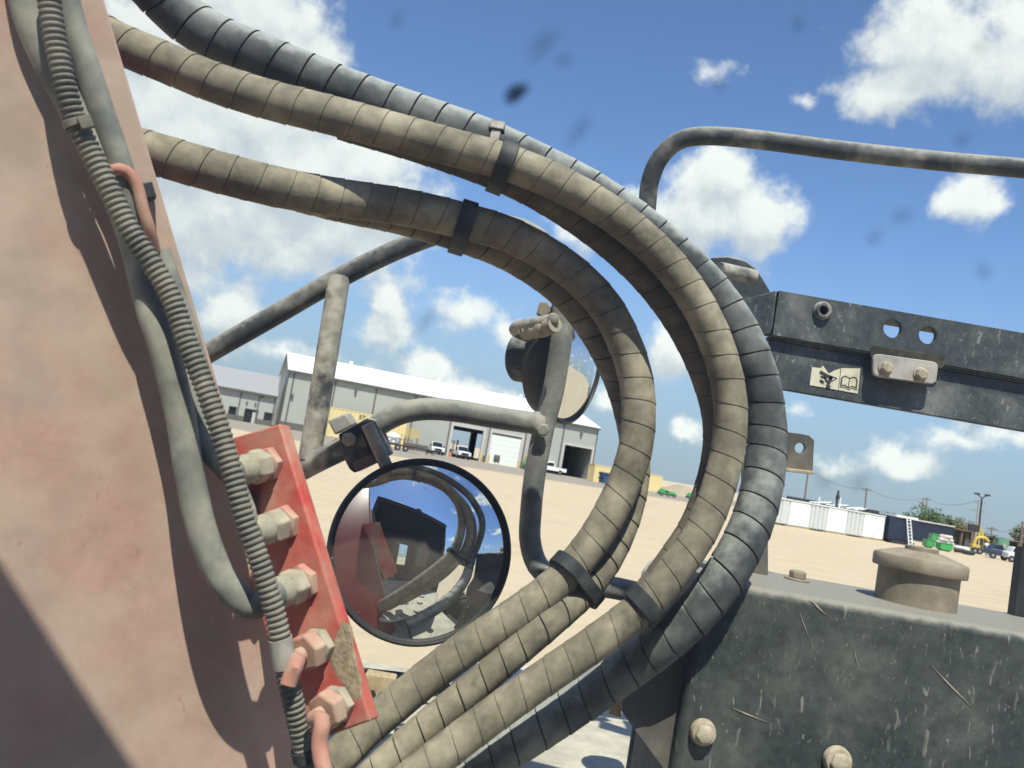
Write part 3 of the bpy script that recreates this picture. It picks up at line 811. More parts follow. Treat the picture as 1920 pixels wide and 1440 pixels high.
# forklift, cone, generator, tank cart
c = G(849, 855) - ed * 3; fl = thing('forklift', c, 'yellow and green lift machine standing inside the open doorway edge', 'forklift')
M = Matrix((eu, -ed, ez)).transposed().to_4x4(); M.translation = V((c.x, c.y, 0))
k = MB(M); k.box(-1.0, 1.1, -.6, .6, .35, 1.1); k.build('body', 'green_paint', fl, bevel=.06)
k = MB(M)
for (x, y) in ((-.9, -.55), (.5, -.55), (-.9, .55), (.5, .55)): k.box(x - .05, x + .05, y - .05, y + .05, 1.1, 2.5)
k.box(-1.0, .6, -.65, .65, 2.5, 2.6); k.build('canopy', 'yellow_paint', fl)
k = MB(M); k.box(1.15, 1.27, -.45, -.33, .1, 2.9); k.box(1.15, 1.27, .33, .45, .1, 2.9); k.box(1.3, 2.3, -.4, -.28, .1, .16); k.box(1.3, 2.3, .28, .4, .1, .16); k.build('mast', 'dark_paint', fl)
for x in (-.6, .7):
    wheel_parts(fl, M @ V((x, -.62, .35)), ed, .35, .22)
c = G(843.5, 857); k = MB(); cp = V((c.x, c.y, 0)); k.lathe(cp, ez, [(.26, 0), (.26, .04), (.19, .05), (.04, .95), (0, .96)], 14)
tag(k.build('traffic_cone', 'orange'), 'orange traffic cone between the two nose-out pickups', 'traffic cone')
c = G(929.5, 871); k = MB(); cp = V((c.x, c.y, 0))
t = thing('heater', cp, 'small dark upright drum heater before the white roller door', 'heater')
k.lathe(cp + ez * .35, ez, [(.45, 0), (.5, .1), (.5, 1.0), (.4, 1.15), (0, 1.2)], 14); k.build('drum', 'trim_dark', t)
k = MB()
for a in (0, 2.1, 4.2): k.cyl(cp + V((.4 * math.cos(a), .4 * math.sin(a), 0)), cp + V((.3 * math.cos(a), .3 * math.sin(a), .4)), .05, sides=6)
k.build('stand', 'dark_paint', t)
c = G(989, 881); M.translation = V((c.x, c.y, 0)); tg = thing('sprayer_cart', M.translation, 'green wheeled cart with square yellow tank between two doorways', 'cart')
k = MB(M); k.box(-1.1, 1.3, -.7, .7, .5, 1.25); k.build('cart_frame', 'dull_green', tg, bevel=.05)
k = MB(M); k.box(-.7, .8, -.6, .6, 1.26, 2.3); k.build('tank', 'yellow_paint', tg, bevel=.15)
for x in (-.7, .8): wheel_parts(tg, M @ V((x, -.75, .4)), ed, .4, .22)
c = G(1040, 888) - ed * 3; M.translation = V((c.x, c.y, 0))
k = MB(M); k.box(-1.6, 1.6, -.5, .5, 0, .9); k.box(-1.2, 1.1, -.45, .45, .905, 1.9)
tag(k.build('timber_stack', 'yellow_box'), 'tan timber stack behind the side-on white pickup', 'timber')

# ---- beyond the warehouse corner
ga, gb_ = G(1111, 903), G(1160, 909)
la, lb = local(ga), local(gb_)
container('shipping_container', la.x, la.x + 12, la.y, la.y + 2.4, 0.02, 2.75, 'yellow_rib', 'yellow shipping container on the ground behind the blue dumpster', 'container', .45)
k = MB(FM); k.box(la.x + 5.8, la.x + 8, la.y + .3, la.y + 1.8, 2.72, 3.0); k.box(la.x + 6.6, la.x + 8.4, la.y + .5, la.y + 1.6, 3.0, 3.3)
tag(k.build('scrap_bundle', 'brown_rust'), 'rusty scrap lying on top of the ground-level yellow container', 'scrap')
c = G(1139, 909); M.translation = V((c.x, c.y, 0)); dm = thing('dumpster', M.translation, 'blue steel dumpster in front of a yellow container', 'dumpster')
k = MB(M); k.prism([V((-1.1, -.9, .15)), V((1.1, -.9, .15)), V((1.25, -1.05, 1.35)), V((-1.25, -1.05, 1.35))], V((0, 1.8, 0))); k.build('bin', 'blue_paint', dm, bevel=.03)
k = MB(M); k.prism([V((-1.28, -1.1, 1.36)), V((-1.28, .9, 1.36)), V((-1.28, .9, 1.75)), V((-1.28, -.9, 1.5))], V((2.56, 0, 0))); k.build('lid', 'navy_paint', dm)
for s in (-1, 1):
    k = MB(M); k.box(s * 1.35 - .1, s * 1.35 + .1, -.5, .5, .7, .95); k.build('fork_pocket', 'navy_paint', dm)

# dirt mound and farm machines far off
mc = G(1268, 934) ; mc = V((mc.x, mc.y, 0)) * 1.2
mb = MB(); vs, fs = [], []; nx, ny = 40, 14; ru = 6.5
mx_ = V((eu.x, eu.y, 0)); my_ = V((-eu.y, eu.x, 0))
for j in range(ny + 1):
    for i in range(nx + 1):
        a, b = i / nx * 2 - 1, j / ny * 2 - 1
        h = max(0, (1 - a * a) * (1 - b * b)) * (1.3 + .4 * math.sin(a * 5 + 1) + .2 * math.sin(a * 13 + b * 4))
        h = h + random.uniform(-.12, .12) if h > .1 else -.05
        vs.append(mc + mx_ * a * ru + my_ * b * 4 + ez * max(-.05, h))
for j in range(ny):
    for i in range(nx): fs.append((j * (nx + 1) + i, j * (nx + 1) + i + 1, (j + 1) * (nx + 1) + i + 1, (j + 1) * (nx + 1) + i))
mb.add(vs, fs); tag(mb.build('dirt_mound', 'dirt'), 'low brown dirt mound behind the far green machines', 'mound')
def green_machine(px, py, label, s=1.0, dark=False):
    c = G(px, py); M = Matrix((eu, -ed, ez)).transposed().to_4x4(); M.translation = V((c.x, c.y, 0)); M = M @ Matrix.Scale(s, 4)
    t = thing('farm_implement', M.translation, label, 'farm machine', 'green farm machines by the mound')
    k = MB(M); k.box(-3.0, 3.0, -.8, .8, .8, 1.25); k.prism([V((-3.2, -.7, 1.25)), V((-1.0, -.7, 1.25)), V((-1.3, -.7, 2.1)), V((-2.4, -.7, 2.3))], V((0, 1.4, 0))); k.box(.2, 2.6, -.7, .7, 1.255, 1.7)
    k.build('frame', 'green_paint', t)
    k = MB(M); k.box(-.8, .0, -.5, .5, 1.26, 1.9); k.box(-3.6, 3.4, -.4, .4, .45, .78); k.build('gearbox', 'dark_paint', t)
    for x in (-2.4, 0, 2.2): wheel_parts(t, M @ V((x, -.9, .5)), ed, .5 * s, .3 * s)
    return t
green_machine(1250, 931, 'bright green farm machine before the dirt mound, between hose loops', .42)
green_machine(1302, 938, 'green farm machine partly hidden by the tan outer hose', .42)
c = G(1302, 953); M.translation = V((c.x, c.y, 0)); M = M @ Matrix.Scale(.5, 4); tb = thing('steel_bench', M.translation, 'small black steel table frame alone on the sand', 'table')
k = MB(M); k.box(-.9, 1.6, -.5, .5, 1.05, 1.25); k.build('table_top', 'dark_paint', tb)
for (x, y) in ((-.7, -.4), (.3, -.4), (1.4, -.4), (-.7, .4), (1.4, .4)):
    k = MB(M); k.box(x - .06, x + .06, y - .06, y + .06, .0, 1.05); k.build('leg', 'dark_paint', tb)
k = MB(M); k.box(-1.3, 1.5, -.55, .55, .1, .22); k.build('base_tray', 'dark_paint', tb)

# ---- right side: white containers, dark one with a ladder, fence, poles, trees
C0, C1 = G(1440, 981), G(1654.5, 1015)
cu = (C1 - C0).normalized(); cn = V((cu.y, -cu.x, 0)); cn = cn if cn.dot(EYE - C0) > 0 else -cn
CM = Matrix((cu, -cn, ez)).transposed().to_4x4(); CM.translation = C0
CL = (C1 - C0).length
def CP(px, py, off=0.0):
    p = PL(px, py, C0 + cn * off, cn) - C0
    return p.dot(cu), p.z
CH = CP(1655.5, 967)[1]
print('containers', CL, CH)
cuts = [CP(1446, 960)[0], CP(1517.5, 975)[0], CP(1586.5, 985)[0], CL]
halves = [CP(1480, 965)[0], CP(1551, 975)[0], CP(1619, 985)[0]]
names = ['white storage unit behind the black hose, first of the row', 'white storage unit in the middle of the row', 'white storage unit at the dark container end of the row']
for i in range(3):
    u0, uh, u1 = cuts[i], halves[i], cuts[i + 1]
    if i == 0: u0 = 0 - 1.5
    t = thing('storage_unit', CM @ V(((u0 + u1) / 2, 1.2, 0)), names[i], 'storage container', 'white storage units in a row')
    k = MB(CM); g = .03
    k.box(u0 + g, u1 - g, .10, 2.4, .12, CH - .08); k.build('body', 'container_grey', t)
    k = MB(CM); k.box(uh, u1 - .05, -.02, .095, .18, CH - .16); k.build('door_panel', 'container_white', t)
    n = 4; st = (uh - u0 - .1) / n
    for j in range(n):
        k = MB(CM); a = u0 + .06 + st * j
        k.prism([V((a + .03, .095, .2)), V((a + .07, .0, .2)), V((a + st - .07, .0, .2)), V((a + st - .03, .095, .2))], V((0, 0, CH - .38))); k.build('ribbed_panel', 'container_grey', t)
    k = MB(CM); k.box(u0 + .01, u1 - .01, -.06, 2.45, CH - .078, CH + .02); k.build('roof', 'container_white', t)
    k = MB(CM); k.box(uh - .2, u1 - .1, -.3, 2.3, .0, .115); k.build('skid', 'wood_tan', t)
    k = MB(CM); k.box(u0 + .1, uh - .3, .2, 2.3, .0, .115); k.build('skid', 'dark_paint', t)
    k = MB(CM); k.box((uh + u1) / 2 - .03, (uh + u1) / 2 + .03, -.07, -.022, .3, .55); k.build('latch', 'silver', t)
# roof rack of pipes on the units
rk = thing('pipe_rack', CM @ V((CL * .65, 1.2, CH)), 'white tubular rails and frames lying on the white unit roofs', 'pipe rack')
k = MB(CM)
k.box(CL * .25, CL * .98, 1.8, 2.0, CH + .025, CH + .30)
k.build('dark_rail', 'dark_paint', rk)
k = MB(CM)
for (u, h) in ((CL * .48, .7), (CL * .62, 1.1), (CL * .665, 1.0)):
    k.box(u - .04, u + .04, 1.2, 1.3, CH + .025, CH + h)
for (u, l, y) in ((CL * .40, 2.2, .6), (CL * .55, 2.6, 1.0), (CL * .7, 2.2, .8), (CL * .8, 1.8, 1.1)):
    k.beam(V((u, y, CH + .12)), V((u + l, y + .5, CH + .32)), .08, .08); k.beam(V((u + .2, y + .9, CH + .1)), V((u + l, y + .2, CH + .42)), .07, .07)
k.build('white_rail', 'white_paint', rk)
k = MB(CM); k.box(CL * .618, CL * .63, 1.0, 1.12, CH + .025, CH + 1.6); k.box(CL * .612, CL * .636, .97, 1.15, CH + .8, CH + 1.15); k.build('mast', 'dark_paint', rk)
for (uu, w_) in ((CL * 1.0 - 1.2, 1.4), (CL * 1.0 + 2.2, 1.2)):
    k = MB(CM)
    for j in range(3): k.lathe(CM @ V((0, 0, 0)), ez, [(0.01, 0), (.01, .001)], 6) if False else k.box(uu + j * .45, uu + j * .45 + .4, .9, 1.3, CH + .025, CH + .38)
    tag(k.build('tyre_pile', 'tyre_rubber'), ('dark lumps on the roof edge of the white units' if uu < CL else 'dark lumps on the white roof of the navy container'), 'tyres')
# navy container with ladder, then the long dark container
e0, e1 = CL + .35, CP(1704, 1010)[0]
nv = thing('dark_container', CM @ V(((e0 + e1) / 2, 1.2, 0)), 'navy site container with white roof edge and a white ladder against it', 'container')
k = MB(CM); k.box(e0, e1, -.25, 2.2, .35, CH + .12); k.build('body', 'navy_paint', nv, bevel=.03)
k = MB(CM); k.box(e0 + .6, e1 + .45, -.4, 2.3, CH + .13, CH + .34); k.build('roof', 'white_paint', nv)
k = MB(CM); k.box(e0 + .3, e1 + .2, -.5, 2.1, .0, .34); k.build('skid', 'dark_paint', nv)
lu = CP(1694, 1000)[0]; ld = thing('ladder', CM @ V((lu, -.5, 0)), 'white ladder leaning on the navy site container', 'ladder')
for s in (-1, 1):
    k = MB(CM); k.beam(V((lu + s * .24, -1.0, .0)), V((lu + s * .24, -.35, CH + .2)), .09, .05); k.build('rail', 'white_paint', ld)
for j in range(8):
    f = (j + .7) / 8.4; k = MB(CM); k.beam(V((lu - .22, -1.0 + .65 * f, (CH + .2) * f)), V((lu + .22, -1.0 + .65 * f, (CH + .2) * f)), .06, .06); k.build('rung', 'white_paint', ld)
YF2 = 19.0
f0, f1 = CP(1708, 1000, -YF2)[0], CP(1787, 1010, -YF2)[0]
fz = CP(1745, 981, -YF2)[1]
lc = container('shipping_container', f0, f1, YF2, YF2 + 2.4, .05, fz, 'navy_paint', 'long navy shipping container with cream roof edge behind the green parts', 'container', .6, M=CM)
k = MB(CM); k.box(f0, f1, YF2 - .1, YF2 + .5, fz + .003, fz + .16); k.build('roof_edge', 'bag_white', lc)
# dark fence of old sheds along the back
def yard_box(px0, px1, pyb, h, off, mat, name, label, cat, depth=2.0, z0=0.0, bevel=0.03):
    a, b = G(px0, pyb), G(px1, pyb + (px1 - px0) * .17)
    a0 = CM.inverted() @ a; b0 = CM.inverted() @ b
    k = MB(CM); k.box(a0.x, b0.x, a0.y + off, a0.y + off + depth, z0, h)
    return tag(k.build(name, mat, bevel=bevel), label, cat)
SM = CM @ Matrix.Translation((0, YF2 - 2.0, 0))
sh = thing('old_shed', SM @ V((f1 + 6, 6, 0)), 'low brown shed with open bays behind the yellow machine', 'shed')
shu1 = f1 + 9
k = MB(SM); k.box(f1 + .3, shu1, 5.9, 6.1, 0, fz - .25); k.build('back_wall', 'brown_rust', sh)
k = MB(SM); k.box(f1 + .2, shu1 + .2, 2.6, 6.2, fz - .2, fz - .05); k.build('roof', 'timber_pole', sh)
for i in range(5):
    u = f1 + .5 + i * 2.1; k = MB(SM); k.box(u - .12, u + .12, 2.8, 3.05, 0, fz - .21); k.build('post', 'timber_pole', sh)
for i in range(3):
    u = f1 + .9 + i * 2.9; k = MB(SM); k.box(u, u + 1.3, 3.2, 3.3, .1, fz - .6); k.build('panel', 'dark_paint' if i != 1 else 'trim_dark', sh)
gc_ = thing('green_cabinet', SM @ V((shu1 + 1.2, 3, 0)), 'dull green upright cabinet at the shed end', 'cabinet')
k = MB(SM); k.box(shu1 + .3, shu1 + 2.3, 2.4, 3.6, .1, fz - .4); k.build('body', 'dull_green', gc_, bevel=.04)
k = MB(SM); k.lathe(SM @ V((0, 0, 0)), ez, [(.01, 0), (.01, .01)], 4) if False else k.box(shu1 + .9, shu1 + 1.7, 2.36, 2.395, fz * .35, fz * .6); k.build('door_panel', 'plate_grey', gc_)
sh2 = thing('dark_lean_to', SM @ V((shu1 + 9, 6, 0)), 'long dark lean-to of sheet metal at the picture edge', 'shed')
k = MB(SM); k.box(shu1 + 2.6, shu1 + 22, 6, 6.2, 0, fz - .5); k.build('back_wall', 'dark_paint', sh2)
k = MB(SM); k.box(shu1 + 2.5, shu1 + 22, 3.4, 6.3, fz - .48, fz - .3); k.build('roof', 'timber_pole', sh2)
for i in range(7):
    u = shu1 + 3 + i * 2.8; k = MB(SM); k.box(u - .1, u + .1, 3.5, 3.7, 0, fz - .49); k.build('post', 'brown_rust', sh2)
# loose goods on the sand in front
def crate_mesh(px0, px1, pyb, h, mat, label, cat, name, dep=1.4, tilt=0.0):
    a, b = G(px0, pyb), G(px1, pyb + (px1 - px0) * .178)
    d = (b - a); L = d.length; d.normalize(); nn = V((-d.y, d.x, 0)); nn = nn if nn.dot(fwd) > 0 else -nn
    M = Matrix((d, nn, ez)).transposed().to_4x4(); M.translation = V((a.x, a.y, 0))
    return M, L
def skip_box(px0, px1, pyb, h, label, hi=0.0):
    M, L = crate_mesh(px0, px1, pyb, h, '', '', '', '')
    t = thing('steel_skip', M @ V((L / 2, .7, hi)), label, 'skip', 'green steel skips in the yard')
    k = MB(M)
    k.box(0, L, 0, 1.5, hi + .12, hi + .2); k.box(0, L, 0, .07, hi + .2, hi + h); k.box(0, L, 1.43, 1.5, hi + .2, hi + h); k.box(0, .07, .07, 1.43, hi + .2, hi + h); k.box(L - .07, L, .07, 1.43, hi + .2, hi + h)
    k.build('tub', 'green_paint', t)
    k = MB(M); k.box(-.04, L + .04, -.05, .12, hi + h, hi + h + .08); k.build('rim', 'dull_green', t)
    for u in (.2, L - .3):
        k = MB(M); k.box(u, u + .14, .1, 1.4, hi, hi + .118); k.build('runner', 'dark_paint', t)
skip_box(1737, 1751, 1026.5, .8, 'bright green steel skip nearest the navy container')
skip_box(1746, 1763, 1023, 1.35, 'bright green steel skip behind the first, standing taller')
skip_box(1763, 1785, 1032, .75, 'green steel skip in front of the white sacks')
M, L = crate_mesh(1760, 1797, 1026, 1, '', '', '', ''); bs = None
cnt = 0
for row in range(4):
    nrow = 7 - row
    for i in range(nrow):
        k = MB(); c = M @ V((L * (i + .5 + row * .5) / 7.5, 1.2 + random.uniform(-.15, .15), .22 + row * .36)); 
        x, y = M.col[0].xyz, M.col[1].xyz
        k.lathe(c - ez * .18, ez, [(.0, 0), (.26, .0), (.34, .12), (.33, .25), (.22, .36), (0, .37)], 10, 1.0, .85)
        tag(k.build('sack', 'bag_white'), 'white sack in the %s row of the heap behind the green skips' % ('bottom', 'second', 'third', 'top')[row], 'sack', 'white sacks heaped in the yard')
M, L = crate_mesh(1792, 1818, 1032, 1, '', '', '', ''); k = MB(M)
for i in range(6): k.box(0, L, .2 * i, .2 * i + .18, 0.0 + .0, .45 + .12 * (i % 2))
tag(k.build('white_boards', 'white_paint'), 'white boards lying flat before the white sacks', 'boards')
M, L = crate_mesh(1790, 1828, 1036, 1, '', '', '', ''); k = MB(M); k.tube([V((0, .3, .25)), V((L * .3, .2, .3)), V((L * .7, .3, .22)), V((L, .3, .3))], .24, 10, .3)
tag(k.build('black_pipe', 'dark_paint'), 'black pipe lying on the sand before the white boards', 'pipe')
M, L = crate_mesh(1822, 1852, 1037, 1, '', '', '', ''); ym = thing('lift_machine', M @ V((L / 2, .5, 0)), 'yellow boom lift folded up in front of the brown shed', 'boom lift')
k = MB(M); k.box(0, L * .5, 0, 1.2, .4, 1.0); k.build('chassis', 'yellow_paint', ym, bevel=.05)
for u in (.25, L * .45): wheel_parts(ym, M @ V((u, -.1, .35)), -M.col[1].xyz, .35, .25)
k = MB(M); k.tube([V((.3, .5, 1.0)), V((L * .3, .5, 1.75)), V((L * .8, .5, 1.9)), V((L * 1.05, .5, 1.55))], .17, 10, .2); k.build('boom_arm', 'yellow_paint', ym)
k = MB(M); k.beam(V((L * .45, .6, 1.8)), V((L * .25, .6, 3.3)), .14, .14); k.beam(V((L * .75, .6, 1.9)), V((L * .45, .6, 3.1)), .14, .14)
for i in range(6): k.beam(V((L * (.42 - .03 * i), .6, 2.0 + .22 * i)), V((L * (.70 - .045 * i), .6, 2.05 + .19 * i)), .1, .1)
k.build('lattice_arm', 'yellow_paint', ym)
k = MB(M); k.box(-.5, .6, .3, .9, 2.4, 3.2); k.build('cab', 'dark_paint', ym, bevel=.05)
M, L = crate_mesh(1846, 1870, 1036, 1, '', '', '', ''); k = MB(M); k.box(0, L, .2, .9, .95, 1.25); 
k.box(.2, .35, .3, .45, 0, .95); k.box(L - .35, L - .2, .3, .45, 0, .95)
tag(k.build('white_beam', 'white_paint'), 'white beam laid across trestles right of the yellow lift', 'beam')
M, L = crate_mesh(1848, 1868, 1042, 1, '', '', '', ''); k = MB(M)
for i in range(6): k.box(L * i / 6, L * i / 6 + .16, .0, .2, 0, 1.0 + .25 * (i % 3))
k.box(0, L, .2, .34, .35, .5)
tag(k.build('steel_post_rack', 'metal_pole'), 'rack of short grey steel posts below the white beam', 'rack')
def car(px0, px1, pyb, mat, label):
    M, L = crate_mesh(px0, px1, pyb, 1, '', '', '', ''); t = thing('parked_car', M @ V((L / 2, .9, 0)), label, 'car')
    k = MB(M); k.prism([V((0, 0, .4)), V((L, 0, .4)), V((L, 0, .95)), V((L * .82, 0, 1.02)), V((L * .1, 0, 1.02)), V((0, 0, .9))], V((0, 1.75, 0))); k.build('body', mat, t, bevel=.08)
    k = MB(M); k.prism([V((L * .16, .1, 1.0)), V((L * .28, .1, 1.55)), V((L * .68, .1, 1.55)), V((L * .80, .1, 1.0))], V((0, 1.5, 0))); k.build('cabin', mat, t, bevel=.08)
    k = MB(M); k.prism([V((L * .22, .08, 1.05)), V((L * .30, .08, 1.46)), V((L * .66, .08, 1.46)), V((L * .74, .08, 1.05))], V((0, .01, 0))); k.build('side_window', 'glass_dark', t)
    for u in (L * .2, L * .78): wheel_parts(t, M @ V((u, .02, .33)), -M.col[1].xyz, .33, .22)
car(1854, 1890, 1046, 'car_blue', 'dark blue car beside the white one at the picture edge')
car(1889, 1925, 1053, 'white_paint', 'white car at the far right edge of the yard')
# poles and wires
def pole(px, pyb, px_t, py_t, dist, r, label, arms=1, mat='timber_pole', lamp=False):
    q_ = RAY(px, pyb); bd = V((q_.x, q_.y, 0)).normalized(); base = bd * dist
    rt = RAY(px_t, py_t); k_ = dist / math.hypot(rt.x, rt.y); h = EYE.z + rt.z * k_; tx = V((rt.x * k_, rt.y * k_, 0))
    t = thing('lamp_post' if lamp else 'utility_pole', base, label, 'lamp post' if lamp else 'utility pole', None if lamp else 'poles along the far edge of the yard')
    k = MB(); k.sweep([base, V((tx.x, tx.y, h))], [r, r * .7], 10); k.build('pole', mat, t)
    sd = V((bd.y, -bd.x, 0))
    top = V((tx.x, tx.y, h))
    for i in range(arms):
        k = MB(); c = top - ez * (.35 + i * 1.0); k.beam(c - sd * .75, c + sd * .75, .14, .14); k.build('crossarm', mat, t)
        for q in (-.65, -.3, .3, .65):
            k = MB(); k.lathe(c + sd * q + ez * .08, ez, [(.06, 0), (.09, .1), (.04, .22), (0, .23)], 8); k.build('insulator', 'metal_pole', t)
    if lamp:
        for q in (-1, 1):
            k = MB(); k.beam(top, top + sd * q * .5 + ez * .35, .1, .1); k.build('bracket', mat, t)
            k = MB(); c = top + sd * q * .52 + ez * .42; k.obox(c, sd * .3, bd * .25, ez * .09); k.build('lamp_head', 'dark_paint', t)
    return top
t1 = pole(1508, 940, 1516, 880, 150, .17, 'wooden pole rising left of the white units behind the black hose', 0)
t2 = pole(1622, 965, 1625, 915, 160, .16, 'wooden pole with crossarm behind the white unit roofs', 1)
t3 = pole(1728, 985, 1731, 935, 185, .15, 'left pole of the close pair behind the trees', 0)
t4 = pole(1735, 985, 1738, 933, 185, .15, 'right pole of the close pair behind the trees, with crossarm', 1)
t5 = pole(1830, 1005, 1836, 938, 118, .16, 'pale pole with crossarms standing close beside the lamp post', 2, 'metal_pole')
t6 = pole(1835, 1003, 1841, 934, 112, .13, 'tall dark lamp post with twin heads at the yard edge', 0, 'dark_paint', True)
t7 = pole(1823, 1000, 1826, 979, 125, .14, 'short dark pole left of the lamp post', 0)
t8 = pole(1859, 1008, 1860, 988, 150, .12, 'thin small pole right of the lamp post', 1)
t9 = pole(1915, 1018, 1918, 978, 120, .16, 'dark pole at the far right above the lean-to', 0)
def wire(a, b, sag, label, r=.022):
    pts = [a.lerp(b, i / 10) - ez * sag * (1 - (i / 5 - 1) ** 2) for i in range(11)]
    k = MB(); k.sweep(pts, r, 6); tag(k.build('overhead_wire', 'dark_paint'), label, 'wire', 'overhead wires between the poles')
for (a, b, l) in ((t1, t2, 'first span of overhead wire, from the hose to the crossarm pole'), (t2, t3, 'overhead wire from the crossarm pole to the close pair'), (t4, t5, 'overhead wire from the close pair to the pale pole'),
                  (t4 - ez * 2, t7, 'lower overhead wire from the close pair to the short dark pole'), (t5 - ez * 3, t8, 'overhead wire from the pale pole to the thin small pole'), (t8, t9, 'overhead wire from the thin pole to the right edge')):
    wire(a, b, 1.0, l)
# trees and scrub beyond the containers
def tree(px, pyb, dist, hgt, wid, label, mat='leaf', n=900, ls=.28):
    q_ = RAY(px, pyb); bd = V((q_.x, q_.y, 0)).normalized(); base = bd * dist
    t = thing('tree', base, label, 'tree', 'trees beyond the containers')
    rnd = random.Random(int(px))
    k = MB(); k.tube([base, base + V((.1, .05, hgt * .3)), base + V((0, .15, hgt * .62))], .16, 9, .4)
    for i in range(5):
        a = rnd.uniform(0, 6.28); s = base + ez * hgt * rnd.uniform(.25, .5)
        k.tube([s, s + V((math.cos(a) * wid * .2, math.sin(a) * wid * .2, hgt * .18)), s + V((math.cos(a) * wid * .36, math.sin(a) * wid * .36, hgt * .33))], .06, 6, .4)
    k.build('trunk', 'bark', t)
    k = MB(); cl = [(rnd.uniform(-.36, .36) * wid, rnd.uniform(-.3, .3) * wid, hgt * rnd.uniform(.38, .86), rnd.uniform(.16, .27)) for _ in range(11)]
    for _ in range(n):
        cx, cy, cz, cr = rnd.choice(cl)
        d = V((rnd.gauss(0, 1), rnd.gauss(0, 1), rnd.gauss(0, .8))).normalized() * (rnd.random() ** .4) * cr * wid
        c = base + V((cx, cy, cz)) + d
        x = V((rnd.gauss(0, 1), rnd.gauss(0, 1), rnd.gauss(0, 1))).normalized(); y = x.orthogonal().normalized(); s = ls * rnd.uniform(.6, 1.4)
        k.add([c - x * s, c + y * s * .6, c + x * s, c - y * s * .6], [(0, 1, 2, 3)])
    k.build('crown', mat, t)
tree(1722, 985, 165, 5.4, 6.6, 'round dark green tree before the close pair of poles')
tree(1751, 990, 168, 5.2, 5.4, 'dark green tree right of the pole pair, beside its twin')
tree(1804, 1003, 170, 4.0, 6.2, 'pale olive bush tree above the shed roof', 'leaf_pale', 700)
tree(1916, 1030, 150, 4.7, 4.2, 'thin pale tree at the right picture edge', 'leaf_pale', 450)
tree(1648, 975, 170, 3.0, 5.0, 'far dark green tree just above the white unit roofs', 'leaf', 600)

# ================================================================== THE MACHINE
NB = V((.45, -.89, 0)).normalized(); PB = P(400, 760, .92)
def OB(px, py, h=0.0): return PL(px, py, PB + NB * h, NB)         # a point h metres off the boom's side
# ---- boom
e = (OB(195, 0) - OB(621, 1440)).normalized()
lft = -(V((0, 0, 1)).cross(NB)); lft = lft if lft.x < 0 else -lft
lft = (lft - e * lft.dot(e)).normalized()
top, bot = OB(195, 0) + e * 1.0, OB(621, 1440) - e * .25
bm_ = thing('boom', (top + bot) / 2, 'dusty red steel boom slanting down the left of the picture', 'boom')
k = MB(); k.prism([top, top + lft * .50, bot + lft * .50, bot], -NB * .006); k.build('side_plate', 'boom_paint', bm_, bevel=.002)
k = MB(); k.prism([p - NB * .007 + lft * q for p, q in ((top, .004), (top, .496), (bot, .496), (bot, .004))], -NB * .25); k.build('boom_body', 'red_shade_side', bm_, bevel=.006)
# red fitting plate welded to the boom
NP_ = V((-.45, -.89, 0)).normalized(); PP = P(545, 800, .945)
def OP(px, py, h=0.0): return PL(px, py, PP + NP_ * h, NP_)
k = MB(); k.prism([OP(395, 833), OP(524, 794), OP(693, 1352), OP(560, 1400)], -NP_ * .018)
plate = k.build('fitting_plate', 'red_paint', bm_, bevel=.0025)
k = MB(); k.prism([OP(523.5, 795, -.0015), OP(693.5, 1351, -.0015), OP(693.5, 1351, -.0165), OP(523.5, 795, -.0165)], (rgt * .93 - fwd * .3) * .0012); k.build('plate_edge', 'red_paint_dusty', plate)
# caked mud on the plate
k = MB(); rnd = random.Random(3); mud = [(668, 1132), (690, 1352), (660, 1340), (640, 1245), (655, 1180)]
outl = [(645, 1165), (657, 1172), (664, 1215), (676, 1270), (678, 1318), (664, 1322), (640, 1285), (622, 1258), (612, 1228), (624, 1196), (635, 1175)]
cx, cy = 648, 1240; rings = 7; n = len(outl) * 3
def opt(t):
    t *= len(outl); i = int(t) % len(outl); f = t - int(t); a, b = outl[i], outl[(i + 1) % len(outl)]
    return a[0] + (b[0] - a[0]) * f, a[1] + (b[1] - a[1]) * f
vs, fs = [], []
for r in range(rings + 1):
    for q in range(n):
        x, y = opt(q / n); f = r / rings
        h = .0006 * (1 - f ** 3) + rnd.uniform(-.00035, .0004) * (1 if f < 1 else 0)
        jx = rnd.uniform(-4, 4) if 0 < f else 0
        vs.append(OP(cx + (x - cx) * f + jx, cy + (y - cy) * f + jx, h if f < 1 else -.0008))
for r in range(rings):
    for q in range(n): fs.append((r * n + q, r * n + (q + 1) % n, (r + 1) * n + (q + 1) % n, (r + 1) * n + q))
k.add(vs, fs); k.build('mud_cake', 'mud', plate, sharp=60)
FA = V((-.45, -.85, -.24)).normalized()
# hydraulic fittings on the plate
ends = []
for i, (px, py, rr) in enumerate(((507, 869, .0200), (538, 979, .0200), (573, 1090, .0200))):
    c = OP(px, py); hx = thing('hose_fitting', c, ('dusty grey hydraulic fitting topmost on the red plate', 'dusty grey hydraulic fitting second from the top on the red plate', 'dusty grey hydraulic fitting in the middle of the red plate, at the bent hose')[i], 'hose fitting', 'hydraulic fittings on the red plate')
    k = MB(); k.hexnut(c, FA, rr * 1.02, .011, .3 + .2 * i); k.build('back_nut', 'red_paint_dusty', hx, bevel=.001)
    k = MB(); k.hexnut(c + FA * .0115, FA, rr * .98, .019, .75 - .3 * i); k.build('front_nut', 'fitting_dust', hx, bevel=.0015)
    k = MB(); k.lathe(c + FA * .031, FA, [(rr * .80, 0), (rr * .84, .006), (rr * .80, .009), (rr * .72, .014), (rr * .70, .020)], 24); k.build('ferrule', 'fitting_dust', hx)
    ends.append(c + FA * .046)
